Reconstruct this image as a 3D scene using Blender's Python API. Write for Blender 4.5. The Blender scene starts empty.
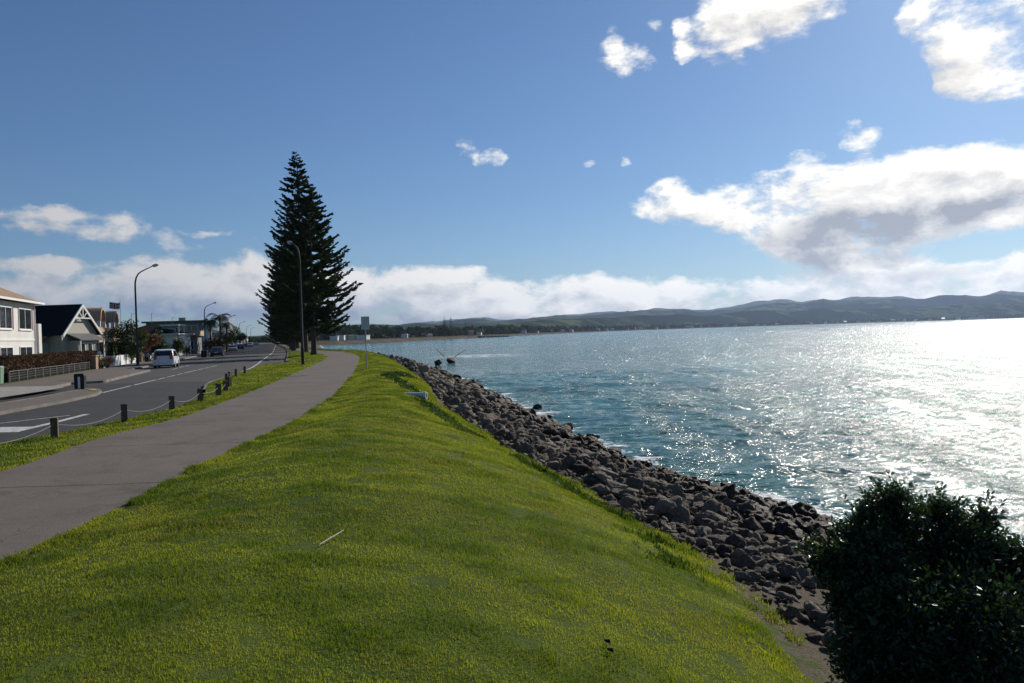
import bpy, bmesh, math, random
import numpy as np
from mathutils import Vector, Matrix, Euler, noise as mnoise
random.seed(7); RNG = np.random.default_rng(7)
SC = bpy.context.scene
COL = SC.collection
R = math.radians
# ------------------------------------------------------------------ camera
CAM_Z = 2.2
FPX = 819.0
cam_d = bpy.data.cameras.new('camera'); cam = bpy.data.objects.new('camera', cam_d); COL.objects.link(cam)
cam_d.sensor_width = 36.0; cam_d.lens = 36.0*FPX/1024.0
cam_d.clip_start = 0.1; cam_d.clip_end = 60000
CM = Matrix.Rotation(R(90-0.61), 4, 'X') @ Matrix.Rotation(R(-1.75), 4, 'Z')
cam.matrix_world = Matrix.Translation((0, 0, CAM_Z)) @ CM
SC.camera = cam
C3 = CM.to_3x3()
def ray(px, py): return (C3 @ Vector(((px-512)/FPX, (341.5-py)/FPX, -1))).normalized()
def G(px, py, z=0.0):                      # where a sight line meets the level z
    d = ray(px, py); t = (z-CAM_Z)/d.z
    return Vector((d.x*t, d.y*t, z))
def AT(px, py, Y):
    d = ray(px, py); t = Y/d.y
    return Vector((d.x*t, Y, CAM_Z+d.z*t))
# ------------------------------------------------------------------ helpers
def tag(o, label=None, cat=None, group=None, kind=None):
    if label: o['label'] = label
    if cat: o['category'] = cat
    if group: o['group'] = group
    if kind: o['kind'] = kind
    return o
def empty(name, loc=(0, 0, 0), rz=0.0, label=None, cat=None, group=None):
    o = bpy.data.objects.new(name, None); COL.objects.link(o); o.empty_display_size = .2
    o.location = loc; o.rotation_euler = (0, 0, rz)
    return tag(o, label, cat, group)
def link(name, me, mat=None, parent=None):
    o = bpy.data.objects.new(name, me); COL.objects.link(o)
    if mat is not None: me.materials.append(mat)
    if parent is not None: o.parent = parent
    return o
def np_mesh(name, V, F, smooth=False):
    """V (n,3), F (m,k) k = 3 or 4"""
    V = np.asarray(V, dtype=np.float32); F = np.asarray(F, dtype=np.int32)
    me = bpy.data.meshes.new(name); n, k = F.shape
    me.vertices.add(len(V)); me.vertices.foreach_set('co', V.ravel())
    me.loops.add(n*k); me.loops.foreach_set('vertex_index', F.ravel())
    me.polygons.add(n); me.polygons.foreach_set('loop_start', np.arange(0, n*k, k, dtype=np.int32))
    me.polygons.foreach_set('loop_total', np.full(n, k, dtype=np.int32))
    if smooth: me.polygons.foreach_set('use_smooth', np.ones(n, dtype=bool))
    me.update(calc_edges=True); me.validate(); return me
def attr(me, name, vals):
    a = me.attributes.new(name, 'FLOAT', 'POINT'); a.data.foreach_set('value', np.asarray(vals, dtype=np.float32))
class MB:
    def __init__(s): s.v = []; s.f = []; s.sm = []
    def add(s, vs, fs, M=None, smooth=False):
        b = len(s.v)
        for p in vs:
            p = Vector(p); s.v.append(tuple(M @ p) if M is not None else tuple(p))
        for f in fs: s.f.append(tuple(i+b for i in f)); s.sm.append(smooth)
        return s
    def box(s, x0, x1, y0, y1, z0, z1, M=None, tx=0, ty=0):
        v = [(x0, y0, z0), (x1, y0, z0), (x1, y1, z0), (x0, y1, z0), (x0+tx, y0+ty, z1), (x1-tx, y0+ty, z1), (x1-tx, y1-ty, z1), (x0+tx, y1-ty, z1)]
        return s.add(v, [(3, 2, 1, 0), (4, 5, 6, 7), (0, 1, 5, 4), (1, 2, 6, 5), (2, 3, 7, 6), (3, 0, 4, 7)], M)
    def prism(s, pts, a, b, axis='y', M=None, smooth=False):
        """closed outline pts (2D) swept along an axis from a to b"""
        n = len(pts)
        def P(u, w, t): return {'y': (u, t, w), 'x': (t, u, w), 'z': (u, w, t)}[axis]
        v = [P(u, w, a) for u, w in pts]+[P(u, w, b) for u, w in pts]
        f = [tuple(range(n))[::-1], tuple(range(n, 2*n))]+[(i, (i+1) % n, (i+1) % n+n, i+n) for i in range(n)]
        return s.add(v, f, M, smooth)
    def tube(s, pts, rad, n=8, M=None, cap=True):
        pts = [Vector(p) for p in pts]; k = len(pts)
        if not hasattr(rad, '__len__'): rad = [rad]*k
        vs = []; ref = None
        for i, p in enumerate(pts):
            d = (pts[min(i+1, k-1)]-pts[max(i-1, 0)]).normalized()
            if ref is None: ref = Vector((0, 0, 1)) if abs(d.z) < .9 else Vector((1, 0, 0))
            a = d.cross(ref).normalized(); b = a.cross(d).normalized(); ref = b
            for j in range(n):
                t = 2*math.pi*j/n; vs.append(p+(a*math.cos(t)+b*math.sin(t))*rad[i])
        fs = [(i*n+j, i*n+(j+1) % n, (i+1)*n+(j+1) % n, (i+1)*n+j) for i in range(k-1) for j in range(n)]
        if cap: fs += [tuple(range(n))[::-1], tuple(range((k-1)*n, k*n))]
        return s.add(vs, fs, M, True)
    def mesh(s, name):
        me = bpy.data.meshes.new(name); me.from_pydata(s.v, [], s.f); me.update()
        me.polygons.foreach_set('use_smooth', np.array(s.sm, dtype=bool))
        bm = bmesh.new(); bm.from_mesh(me); bmesh.ops.recalc_face_normals(bm, faces=bm.faces); bm.to_mesh(me); bm.free()
        if any(s.sm):
            try: me.set_sharp_from_angle(angle=R(40))
            except Exception: pass
        return me
    def build(s, name, mat, parent=None, bevel=0):
        o = link(name, s.mesh(name), mat, parent)
        if bevel:
            m = o.modifiers.new('bevel', 'BEVEL'); m.width = bevel; m.segments = 2; m.limit_method = 'ANGLE'
        return o
def grid_mesh(name, P, smooth=True, uvw=None):
    """P (rows, cols, 3) -> mesh"""
    r, c, _ = P.shape
    i = np.arange((r-1)*(c-1)); a = (i//(c-1))*c+i % (c-1)
    F = np.stack([a, a+1, a+c+1, a+c], 1)
    return np_mesh(name, P.reshape(-1, 3), F, smooth)
def fbm(x, y, z=0.0, oct=4, lac=2.0):
    """numpy value noise, arrays"""
    x = np.asarray(x, float); y = np.asarray(y, float); s = np.zeros(np.broadcast(x, y).shape); a = 1.0; tot = 0
    for k in range(oct):
        X = x*lac**k+17.3*k+z*7.1; Y = y*lac**k+5.7*k+z*3.3
        xi = np.floor(X).astype(np.int64); yi = np.floor(Y).astype(np.int64); fx = X-xi; fy = Y-yi
        fx = fx*fx*(3-2*fx); fy = fy*fy*(3-2*fy)
        def h(a_, b_):
            n = (a_*374761393+b_*668265263+k*1442695) & 0xffffffff
            n = ((n ^ (n >> 13))*1274126177) & 0xffffffff
            return ((n ^ (n >> 16)) & 0xffff)/65535.0
        v = (h(xi, yi)*(1-fx)+h(xi+1, yi)*fx)*(1-fy)+(h(xi, yi+1)*(1-fx)+h(xi+1, yi+1)*fx)*fy
        s += a*v; tot += a; a *= .5
    return s/tot
# ------------------------------------------------------------------ materials
class NT:
    def __init__(s, nt): s.nt = nt
    def n(s, typ, **kw):
        nd = s.nt.nodes.new(typ); ins = kw.pop('ins', {})
        for k, v in kw.items(): setattr(nd, k, v)
        for k, v in ins.items():
            if isinstance(v, bpy.types.NodeSocket): s.nt.links.new(v, nd.inputs[k])
            else: nd.inputs[k].default_value = v
        return nd
    def math(s, op, a, b=None, c=None, clamp=False):
        ins = {0: a}
        if b is not None: ins[1] = b
        if c is not None: ins[2] = c
        return s.n('ShaderNodeMath', operation=op, use_clamp=clamp, ins=ins).outputs[0]
    def mix(s, f, a, b, blend='MIX'):
        nd = s.n('ShaderNodeMix', data_type='RGBA', blend_type=blend)
        for k, v in ((0, f), (6, a), (7, b)):
            if isinstance(v, bpy.types.NodeSocket): s.nt.links.new(v, nd.inputs[k])
            else: nd.inputs[k].default_value = v if k == 0 else (tuple(v)+(1,))[:4]
        return nd.outputs[2]
    def noise(s, scale, detail=4, rough=.55, vec=None, dist=0.0):
        ins = {'Scale': scale, 'Detail': detail, 'Roughness': rough, 'Distortion': dist}
        if vec is not None: ins['Vector'] = vec
        return s.n('ShaderNodeTexNoise', ins=ins).outputs['Fac']
    def ramp(s, f, a, b, c=0.0, d=1.0, smooth=True):
        return s.n('ShaderNodeMapRange', interpolation_type='SMOOTHSTEP' if smooth else 'LINEAR', ins={0: f, 1: a, 2: b, 3: c, 4: d}).outputs[0]
    def attr(s, name): return s.n('ShaderNodeAttribute', attribute_name=name).outputs['Fac']
def material(name, base=(.5, .5, .5), rough=.8, spec=.3, metallic=0.0, var=0.0, vscale=3.0, bump=0.0, bscale=20.0, base2=None, coord='Object'):
    m = bpy.data.materials.new(name); m.use_nodes = True; t = NT(m.node_tree)
    b = m.node_tree.nodes['Principled BSDF']
    b.inputs['Roughness'].default_value = rough; b.inputs['Metallic'].default_value = metallic
    b.inputs['Specular IOR Level'].default_value = spec
    b.inputs['Base Color'].default_value = (*base, 1)
    tc = t.n('ShaderNodeTexCoord').outputs[coord]
    if var or base2:
        f = t.noise(vscale, 5, .6, tc)
        b2 = base2 or tuple(max(0, c*(1-var)) for c in base)
        m.node_tree.links.new(t.mix(t.ramp(f, .35, .68), base, b2), b.inputs['Base Color'])
    if bump:
        bn = t.n('ShaderNodeBump', ins={'Height': t.noise(bscale, 4, .6, tc), 'Distance': bump, 'Strength': 1.0})
        m.node_tree.links.new(bn.outputs[0], b.inputs['Normal'])
    return m
M = {}
M['white'] = material('white_paint', (.74, .74, .71), .6, var=.1, vscale=1.5)
M['cream'] = material('cream_render', (.50, .37, .25), .85, var=.12)
M['render'] = material('white_render', (.66, .64, .60), .9, var=.12, vscale=.8, bump=.004, bscale=40)
M['board'] = material('cream_weatherboard', (.42, .40, .34), .7, var=.08)
M['grey_board'] = material('grey_board', (.24, .24, .23), .7, var=.15)
M['tan_tile'] = material('tan_roof_tile', (.33, .22, .14), .85, var=.3, vscale=6, bump=.02, bscale=12)
M['black_roof'] = material('black_roof', (.012, .013, .016), .9, spec=.1, var=.3, vscale=4)
M['grey_roof'] = material('grey_roof', (.14, .14, .14), .7, var=.3)
M['red_roof'] = material('red_roof', (.22, .07, .045), .8, var=.3)
M['terracotta'] = material('terracotta_wall', (.16, .045, .03), .8, var=.2)
M['tan'] = material('tan_plaster', (.45, .31, .2), .85, var=.15)
M['glass'] = material('window_glass', (.02, .025, .03), .08, spec=.6)
M['concrete'] = material('concrete', (.33, .31, .28), .9, var=.25, vscale=2.5, bump=.003, bscale=60)
M['kerb'] = material('kerb_concrete', (.21, .19, .165), .9, var=.35, vscale=1.2, bump=.004, bscale=50)
M['steel'] = material('galvanised_steel', (.35, .36, .36), .5, metallic=.6, var=.2)
M['pole'] = material('weathered_pole', (.045, .04, .036), .75, var=.3)
M['black'] = material('black_plastic', (.012, .012, .013), .5)
M['rubber'] = material('rubber', (.01, .01, .01), .8)
M['post'] = material('weathered_timber', (.17, .12, .08), .9, base2=(.07, .05, .035), vscale=18, bump=.006, bscale=50)
M['post_top'] = material('post_top_timber', (.11, .085, .065), .9, var=.4, vscale=30)
M['rope'] = material('pale_rope', (.20, .19, .175), .8, var=.2)
M['bark'] = material('pine_bark', (.12, .085, .066), .95, base2=(.05, .038, .03), vscale=6, bump=.04, bscale=9)
M['paint_w'] = material('car_white_paint', (.62, .64, .66), .25, spec=.5)
M['paint_s'] = material('car_silver_paint', (.35, .36, .38), .3, spec=.5, metallic=.4)
M['paint_k'] = material('car_dark_paint', (.012, .015, .022), .25, spec=.5)
M['paint_r'] = material('car_red_paint', (.18, .02, .02), .3, spec=.5)
M['red_lens'] = material('red_lens', (.42, .03, .03), .25, spec=.5)
M['clear_lens'] = material('clear_lens', (.5, .5, .48), .15, spec=.6)
M['alloy'] = material('alloy', (.45, .45, .46), .35, metallic=.8)
M['marking'] = material('road_marking_paint', (.62, .62, .6), .7, base2=(.30, .30, .29), vscale=5)
M['stick'] = material('bleached_stick', (.55, .48, .40), .8, var=.3, vscale=30)
M['pvc'] = material('white_pipe', (.66, .66, .63), .5, var=.15, vscale=8)
M['yellow'] = material('faded_yellow_paint', (.40, .30, .09), .8, var=.3)
def leaf_mat(name, c1, c2, trans=.35, rough=.5, spec=.3, tint=(1.3, 1.4, .5), dry=None):
    m = bpy.data.materials.new(name); m.use_nodes = True; t = NT(m.node_tree); nt = m.node_tree
    b = nt.nodes['Principled BSDF']; out = nt.nodes['Material Output']
    f = t.attr('tint')
    col = t.mix(f, c1, c2)
    if dry:
        gp = t.n('ShaderNodeNewGeometry').outputs['Position']
        col = t.mix(t.math('MULTIPLY', t.ramp(t.noise(.75, 5, .65, gp), .50, .66), t.ramp(t.noise(16, 3, .7, gp), .40, .62)), col, dry)
    nt.links.new(col, b.inputs['Base Color']); b.inputs['Roughness'].default_value = rough; b.inputs['Specular IOR Level'].default_value = spec
    tr = t.n('ShaderNodeBsdfTranslucent'); nt.links.new(t.mix(1.0, col, tint, 'MULTIPLY'), tr.inputs[0])
    mx = t.n('ShaderNodeMixShader', ins={0: trans, 1: b.outputs[0], 2: tr.outputs[0]})
    nt.links.new(mx.outputs[0], out.inputs[0]); return m
M['grass'] = leaf_mat('grass_blade', (.056, .092, .011), (.180, .206, .030), .54, .5, .25, (1.95, 1.88, .5), dry=(.18, .155, .05))
M['weed'] = leaf_mat('weed_leaf', (.026, .048, .010), (.055, .088, .016), .4, .5, .25, (1.5, 1.6, .5))
M['pine'] = leaf_mat('pine_foliage', (.014, .024, .010), (.040, .058, .018), .22, .8, .1, (1.3, 1.3, .6))
M['bush'] = leaf_mat('glossy_leaf', (.010, .022, .009), (.028, .055, .018), .18, .44, .4, (2, 2.2, .6))
M['shrub'] = leaf_mat('shrub_leaf', (.018, .035, .012), (.06, .08, .02), .25, .5, .2)
M['brown_hedge'] = leaf_mat('brown_hedge_leaf', (.050, .026, .019), (.095, .050, .035), .2, .7, .15)
M['red_shrub'] = leaf_mat('red_shrub_leaf', (.06, .05, .02), (.22, .04, .03), .2, .6, .2)
M['frond'] = leaf_mat('palm_frond', (.012, .02, .008), (.035, .05, .015), .2, .5, .3)

# ------------------------------------------------------------------ plan of the place (metres; z = 0 at the road)
SEA = -2.8
ZP = 0.22                                  # the path
def curve(pts, z, pre=(), post=()):
    P = [G(x, y, z) for x, y in pts]; P = list(pre)+[(p.y, p.x) for p in P]+list(post)
    P.sort(); a = np.array(P); return a
def ci(c):
    ys, xs = c[:, 0], c[:, 1]
    return lambda Y: np.interp(Y, ys, xs)
PRc = curve([(0, 567), (100, 521), (196, 469), (235, 451), (260, 439), (283.5, 429), (307, 415.5), (336, 396), (352, 376.6), (359.7, 362), (360, 357), (354, 353.8)], ZP,
            pre=[(-40, -2.2), (0, -4.0)], post=[(122, -26.0), (136, -32), (160, -40.5), (260, -71), (640, -185)])
PLc = curve([(-40, 484), (31, 462), (98, 438), (180, 417.5), (239, 396), (278, 380.5), (307, 368), (324, 360), (328, 356.5)], ZP,
            pre=[(-40, -4.6), (0, -6.6)], post=[(108, -25.6), (122, -30), (136, -35), (160, -43), (260, -73.2), (640, -187)])
GEc = curve([(820, 683), (751, 610), (703, 563), (648, 532), (580, 494), (555, 475), (512, 457), (485, 436), (446, 412), (428, 385), (405, 368)], -0.9,
            pre=[(-40, 2.6), (0, 2.7)], post=[(128, -20.5), (150, -29), (200, -44), (300, -72), (640, -168)])
WLc = curve([(800, 507), (735, 492), (700, 484), (660, 470), (610, 449), (560, 425), (520, 405), (480, 388), (440, 372), (400, 360.5)], SEA,
            pre=[(-40, 12.0), (0, 10.5), (12, 9.6)], post=[(205, -35), (260, -54), (400, -92), (640, -150)])
REc = curve([(0, 448), (51, 439), (121, 424), (168, 413), (199, 401), (205, 386), (240, 373.5), (262, 366.5), (285.5, 362)], 0.0,
            pre=[(-40, -4.0), (0, -9.2)], post=[(76, -20.2), (140, -38.4), (260, -72.5), (640, -182)])
PR, PL, GE, WL, RE = ci(PRc), ci(PLc), ci(GEc), ci(WLc), ci(REc)
LX0 = -13.4                                 # lamp line: X = LX0 - .29 Y
RDIR = Vector((-.29, 1, 0)).normalized(); RAZ = math.atan2(.29, 1)
RZ = R(90)+RAZ
def VL(Y, v): return LX0-.29*Y+v*1.041      # v metres to the right (+) or left (-) of the line of street lamps
def RV(px, v):
    """ground point on the line v metres off the lamp line in the direction of column px"""
    d = ray(px, 345); t = d.x/d.y
    Y = (LX0+v*1.041)/(t+.29); return Vector((t*Y, Y, 0))
LEc = np.array([(-60, VL(-60, 1.6)), (47, VL(47, 1.6)), (48.5, VL(48.5, 3.2)), (66, VL(66, 3.2)), (68.5, VL(68.5, 1.2)), (640, VL(640, 1.2))])
LE = ci(LEc)
CR = lambda Y: PR(Y)+np.interp(Y, [0, 15, 60, 640], [2.2, 1.6, 1.0, 1.0])
def zt(X, Y):
    """height of the land right of the road"""
    X = np.asarray(X, float); Y = np.asarray(Y, float)
    re, pl, pr, cr, ge, wl = RE(Y), PL(Y), PR(Y), CR(Y), GE(Y), WL(Y)
    z = np.where(X < pl, .11+(ZP-.11)*np.clip((X-re)/np.maximum(pl-re, .1), 0, 1), ZP)
    ztop = .42
    a = np.clip((X-pr)/np.maximum(cr-pr, .1), 0, 1); z = np.where(X > pr, ZP+(ztop-ZP)*a*a*(3-2*a), z)
    b = np.clip((X-cr)/np.maximum(ge-cr, .1), 0, 1); zb = ztop-(ztop+.9)*b**2.05; z = np.where(X > cr, zb, z)
    c = np.clip((X-ge)/np.maximum(wl-ge, .1), 0, 3); zc = -.9-(1.9+.1)*np.minimum(c, 1)-2.5*np.maximum(c-1, 0); z = np.where(X > ge, zc, z)
    return z
def ztn(X, Y):
    n = (fbm(X*.8, Y*.8, 3, 3)-.5)*.07+(fbm(X*4, Y*4, 5, 2)-.5)*.035
    X = np.asarray(X, float); k = np.clip((X-PR(Y))/.5, 0, 1)*(X > PR(Y))+np.clip((PL(Y)-X)/.3, 0, 1)*.3*(X < PL(Y))
    return zt(X, Y)+n*k
SKYTINT=(.66,.90,1.20); HAZE=4.2e-5; EXPO=0.0
# ------------------------------------------------------------------ ground sheet
ys = np.concatenate([np.arange(-40, 2, 2), np.arange(2, 30, .16), np.arange(30, 60, .5), np.arange(60, 200, 2), np.arange(200, 640, 10), [640, 900, 1500, 2500]])
def rows_ground():
    out = []; sd = []; pd = []
    for Y in ys:
        re, pl, pr, cr, ge, wl, le = (float(f(Y)) for f in (RE, PL, PR, CR, GE, WL, LE))
        L = [(le-4000, .12), (le-1000, .12), (le-200, .12), (le-50, .12), (le-12, .12), (le-2, .115), (le-.14, .11), (le-.13, -.07), (re+.13, -.07), (re+.14, .10)]
        xs = np.concatenate([np.linspace(re+.16, pl-.02, 10), [pl, pr], np.linspace(pr+.02, cr, 14), np.linspace(cr, ge, 44)[1:], np.linspace(ge, wl, 20)[1:], [wl+3, wl+10, wl+60]])
        zz = np.where((xs < pl-.01) | (xs > pr+.01), ztn(xs, np.full_like(xs, Y))+.012, ZP-.02)
        X = np.concatenate([[a for a, _ in L], xs]); Z = np.concatenate([[b for _, b in L], zz])
        out.append(np.stack([X, np.full_like(X, Y), Z], 1)); sd.append(X-ge); pd.append(np.minimum(np.abs(X-pl), np.abs(X-pr)))
    return np.array(out), np.concatenate(sd), np.concatenate(pd)
P, sd, pd = rows_ground()
me = grid_mesh('ground', P)
attr(me, 'ge', sd); attr(me, 'pd', pd)
m = bpy.data.materials.new('ground'); m.use_nodes = True; t = NT(m.node_tree); nt = m.node_tree; b = nt.nodes['Principled BSDF']
tc = t.n('ShaderNodeTexCoord').outputs['Object']
n1 = t.noise(.5, 4, .6, tc); n2 = t.noise(5, 4, .65, tc); n3 = t.noise(60, 3, .7, tc)
g1 = t.mix(t.ramp(n1, .35, .65), (.060, .100, .012), (.105, .140, .018))
g1 = t.mix(t.ramp(n2, .55, .72, 0, .55), g1, (.13, .125, .035))
g1 = t.mix(t.ramp(n3, .3, .7, .5, 0), g1, (.035, .052, .010))
dirt = t.mix(t.ramp(n3, .35, .7), (.075, .055, .04), (.20, .165, .125))
dirt = t.mix(t.ramp(n2, .5, .7, 0, .5), dirt, (.05, .06, .02))
e = t.math('ADD', t.attr('ge'), t.math('MULTIPLY', t.math('SUBTRACT', n2, .5), 2.6))
col = t.mix(t.ramp(e, -.25, .1), g1, dirt)
nt.links.new(col, b.inputs['Base Color']); b.inputs['Roughness'].default_value = .95; b.inputs['Specular IOR Level'].default_value = .1
bp = t.n('ShaderNodeBump', ins={'Height': t.math('ADD', t.math('MULTIPLY', n3, .5), t.noise(14, 5, .7, tc)), 'Distance': .05, 'Strength': .9})
nt.links.new(bp.outputs[0], b.inputs['Normal'])
tag(link('ground', me, m), kind='structure')
def strip(name, ya, fa, fb, z, mat, cols=2, kind='structure', zf=None, parent=None):
    P = []
    for Y in ya:
        X = np.linspace(float(fa(Y)), float(fb(Y)), cols)
        Z = zf(X, Y) if zf else np.full_like(X, z)
        P.append(np.stack([X, np.full_like(X, Y), Z], 1))
    P = np.array(P); me = grid_mesh(name, P)
    o = link(name, me, mat, parent)
    if kind: tag(o, kind=kind)
    # running length, used for joints
    mid = P[:, cols//2, :2]; s = np.concatenate([[0], np.cumsum(np.linalg.norm(np.diff(mid, axis=0), axis=1))])
    attr(me, 'run', np.repeat(s, cols)); attr(me, 'across', np.tile(np.linspace(0, 1, cols), len(ya)))
    return o
def asphalt(name, c1, c2, joints=0, fine=180, streak=False):
    m = bpy.data.materials.new(name); m.use_nodes = True; t = NT(m.node_tree); nt = m.node_tree; b = nt.nodes['Principled BSDF']
    tc = t.n('ShaderNodeTexCoord').outputs['Object']
    f = t.noise(fine, 3, .7, tc); g = t.noise(.45, 7, .68, tc)
    col = t.mix(t.ramp(g, .3, .7), c1, c2)
    col = t.mix(t.ramp(f, .35, .75, .0, .65), col, tuple(min(1, x*1.7) for x in c2))
    h = f
    if joints:
        jn = t.math('ADD', t.attr('run'), t.math('MULTIPLY', t.noise(1.5, 3, .6, tc), .22))
        fr = t.math('ABSOLUTE', t.math('SUBTRACT', t.math('FRACT', t.math('DIVIDE', jn, joints)), .5))
        ln = t.math('LESS_THAN', fr, .030/joints*1.0)
        col = t.mix(t.math('MULTIPLY', ln, .75), col, tuple(x*.3 for x in c1))
    st = t.n('ShaderNodeTexVoronoi', feature='DISTANCE_TO_EDGE', ins={'Vector': t.n('ShaderNodeVectorMath', operation='ADD', ins={0: tc, 1: t.n('ShaderNodeVectorMath', operation='SCALE', ins={0: t.n('ShaderNodeTexNoise', ins={'Vector': tc, 'Scale': 2.5, 'Detail': 5}).outputs['Color'], 'Scale': .9}).outputs[0]}).outputs[0], 'Scale': .33}).outputs['Distance']
    crk = t.math('MULTIPLY', t.ramp(st, .004, .001), t.ramp(t.noise(.6, 3, .5, tc), .50, .60)); col = t.mix(t.math('MULTIPLY', crk, .6), col, tuple(x*.35 for x in c1))
    col = t.mix(t.ramp(t.noise(1.3, 7, .72, tc), .50, .72, 0, .6), col, tuple(x*.62 for x in c1))
    nt.links.new(col, b.inputs['Base Color']); b.inputs['Roughness'].default_value = .85; b.inputs['Specular IOR Level'].default_value = .25
    bp = t.n('ShaderNodeBump', ins={'Height': h, 'Distance': .006, 'Strength': .7}); nt.links.new(bp.outputs[0], b.inputs['Normal'])
    return m
M['path'] = asphalt('path_asphalt', (.092, .078, .065), (.135, .115, .096), 4.4)
M['road'] = asphalt('road_asphalt', (.050, .046, .043), (.072, .067, .062))
M['foot'] = asphalt('footpath_asphalt', (.11, .092, .075), (.14, .12, .10))
yp = np.concatenate([np.arange(-30, 5, 1), np.arange(5, 60, .4), np.arange(60, 160, 1.5), np.arange(160, 640, 12)])
edge = lambda f, s, sc: (lambda Y: f(Y)+s*(.03+.11*(float(fbm(Y*2.2, 3.3, sc, 3))-.5)))
strip('path', yp, edge(PL, -1, 1), edge(PR, 1, 2), 0, M['path'], 7, zf=lambda X, Y: np.full_like(X, ZP+.008))
strip('road', ys, lambda Y: LE(Y)-.1, lambda Y: RE(Y)+.12, 0, M['road'], 25, zf=lambda X, Y: .05*np.sin(np.linspace(0, math.pi, 25))-.02)
strip('footpath', ys[ys < 640], lambda Y: VL(Y, -2.2), lambda Y: LE(Y)-.16, .128, M['foot'], 3)
def kerb(name, ya, f, side, w=.15):
    mb = MB(); vs = []; fs = []
    for Y in ya:
        x = float(f(Y)); a, c = (x, x+side*w)
        vs += [(a, Y, -.05), (a+side*.02, Y, .12), (c, Y, .135), (c, Y, .0)]
    n = len(ya)
    for i in range(n-1):
        for j in range(3): fs.append((i*4+j, i*4+j+1, (i+1)*4+j+1, (i+1)*4+j))
    mb.add(vs, fs); o = mb.build(name, M['kerb']); return tag(o, kind='structure')
ky = np.concatenate([np.arange(-20, 100, 1.0), np.arange(100, 640, 10)])
kerb('kerb', [y for y in ky if y >= 72], RE, 1); kerb('kerb', np.sort(np.append(ky, [48.4, 48.6, 66.1, 68.4])), LE, -1)
yk = [y for y in np.arange(36, 52, 1.0)]; kerb('kerb', yk, RE, 1)
# concrete driveway and traffic island on the near left
def flat(name, pts, z, mat, kind='structure', thick=0):
    mb = MB(); pts = [(p[0], p[1]) for p in pts]
    mb.prism(pts, z-thick-.001, z, 'z') if thick else mb.add([(x, y, z) for x, y in pts], [tuple(range(len(pts)))])
    return tag(mb.build(name, mat), kind=kind)
flat('driveway', [G(*p, .14) for p in ((-60, 401), (0, 397.5), (40, 391.5), (64, 387.3), (50, 386), (0, 387), (-60, 391))], .14, M['concrete'])
isl = [G(*p, .12) for p in ((-120, 419), (-60, 410.5), (0, 403.5), (45, 396.5), (75, 390.5), (88, 388.6), (96, 389.4), (98, 391.2), (93, 394), (60, 401), (0, 411.5), (-60, 423), (-120, 436))]
tag(flat('traffic_island', isl, .12, M['foot'], thick=.15), kind='structure')
mb = MB()
c0 = sum((Vector(p) for p in isl), Vector())/len(isl)
for i in range(len(isl)):
    a, b_ = Vector(isl[i]), Vector(isl[(i+1) % len(isl)])
    if i == 12: continue
    d = (b_-a).normalized(); nn = Vector((d.y, -d.x, 0))
    if (a-c0).dot(nn) < 0: nn = -nn
    q = [a, b_, b_+nn*.16, a+nn*.16]
    mb.add([(p.x, p.y, zz) for zz in (-.04, .135) for p in q], [(3, 2, 1, 0), (4, 5, 6, 7), (0, 1, 5, 4), (1, 2, 6, 5), (2, 3, 7, 6), (3, 0, 4, 7)])
tag(mb.build('kerb', M['kerb']), kind='structure')
# painted lines
M['road_dark'] = asphalt('road_asphalt_newer', (.034, .032, .031), (.046, .044, .043))
def patch_z(X, Y):
    a, c_ = LE(Y)-.1, RE(Y)+.12; return .05*np.sin(math.pi*np.clip((X-a)/(c_-a), 0, 1))-.02+.004
strip('road_surface_patch', np.arange(18, 46.3, .4), lambda Y: LE(Y)+.2, lambda Y: RE(Y)+.05, 0, M['road_dark'], 25, zf=patch_z)
zr = lambda x, Y: .05*math.sin(math.pi*min(1, max(0, (x-(LE(Y)-.1))/(RE(Y)+.12-LE(Y)+.1))))-.02
def line(pts, w=.12, dash=None, name='road_marking'):
    """painted line through points; dash=(on,off)"""
    pts = [Vector((p[0], p[1], 0)) for p in pts]; mb = MB(); s = 0
    for a, b_ in zip(pts[:-1], pts[1:]):
        L = (b_-a).length; d = (b_-a)/L; n = Vector((d.y, -d.x, 0))*w/2; u = 0
        while u < L:
            st = min(.7, L-u)
            if dash is None or (s+u) % (dash[0]+dash[1]) < dash[0]:
                q = [a+d*u-n, a+d*u+n, a+d*(u+st)+n, a+d*(u+st)-n]
                mb.add([(p.x, p.y, zr(p.x, p.y)+.008) for p in q], [(0, 1, 2, 3)])
            u += st
        s += L
    return tag(mb.build(name, M['marking']), kind='structure')
A = [G(*p) for p in ((80, 399), (140, 384.3), (199, 370), (217, 366))]
line(A, .15, (2.6, .5))
line([G(243, 354.3), G(251, 350.3)]+[Vector((VL(y, 7.1), y, 0)) for y in range(215, 600, 20)], .14, (5, 7))
line([G(*p) for p in ((172, 370), (187, 366), (215, 359))], .12, (3, 1.5))
line([G(*p) for p in ((208.5, 382.6), (225, 377.2), (239, 372.6), (251, 368), (258, 364), (261.5, 361)) ]+[Vector((RE(y)-2.6, y, 0)) for y in (115, 140, 200, 300, 450)], .16)
line([G(*p) for p in ((-40, 428), (0, 424.6), (30, 421), (70, 416.4))], .10)
line([G(*p) for p in ((18, 432), (60, 422), (87, 415))], .22)
mb = MB(); q = [G(*p) for p in ((-60, 433), (0, 428.3), (34, 427.6), (19, 432.8), (-5, 433.6), (-60, 439))]
mb.add([(p.x, p.y, zr(p.x, p.y)+.006) for p in q], [tuple(range(len(q)))]); tag(mb.build('road_marking', M['marking']), kind='structure')

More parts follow.
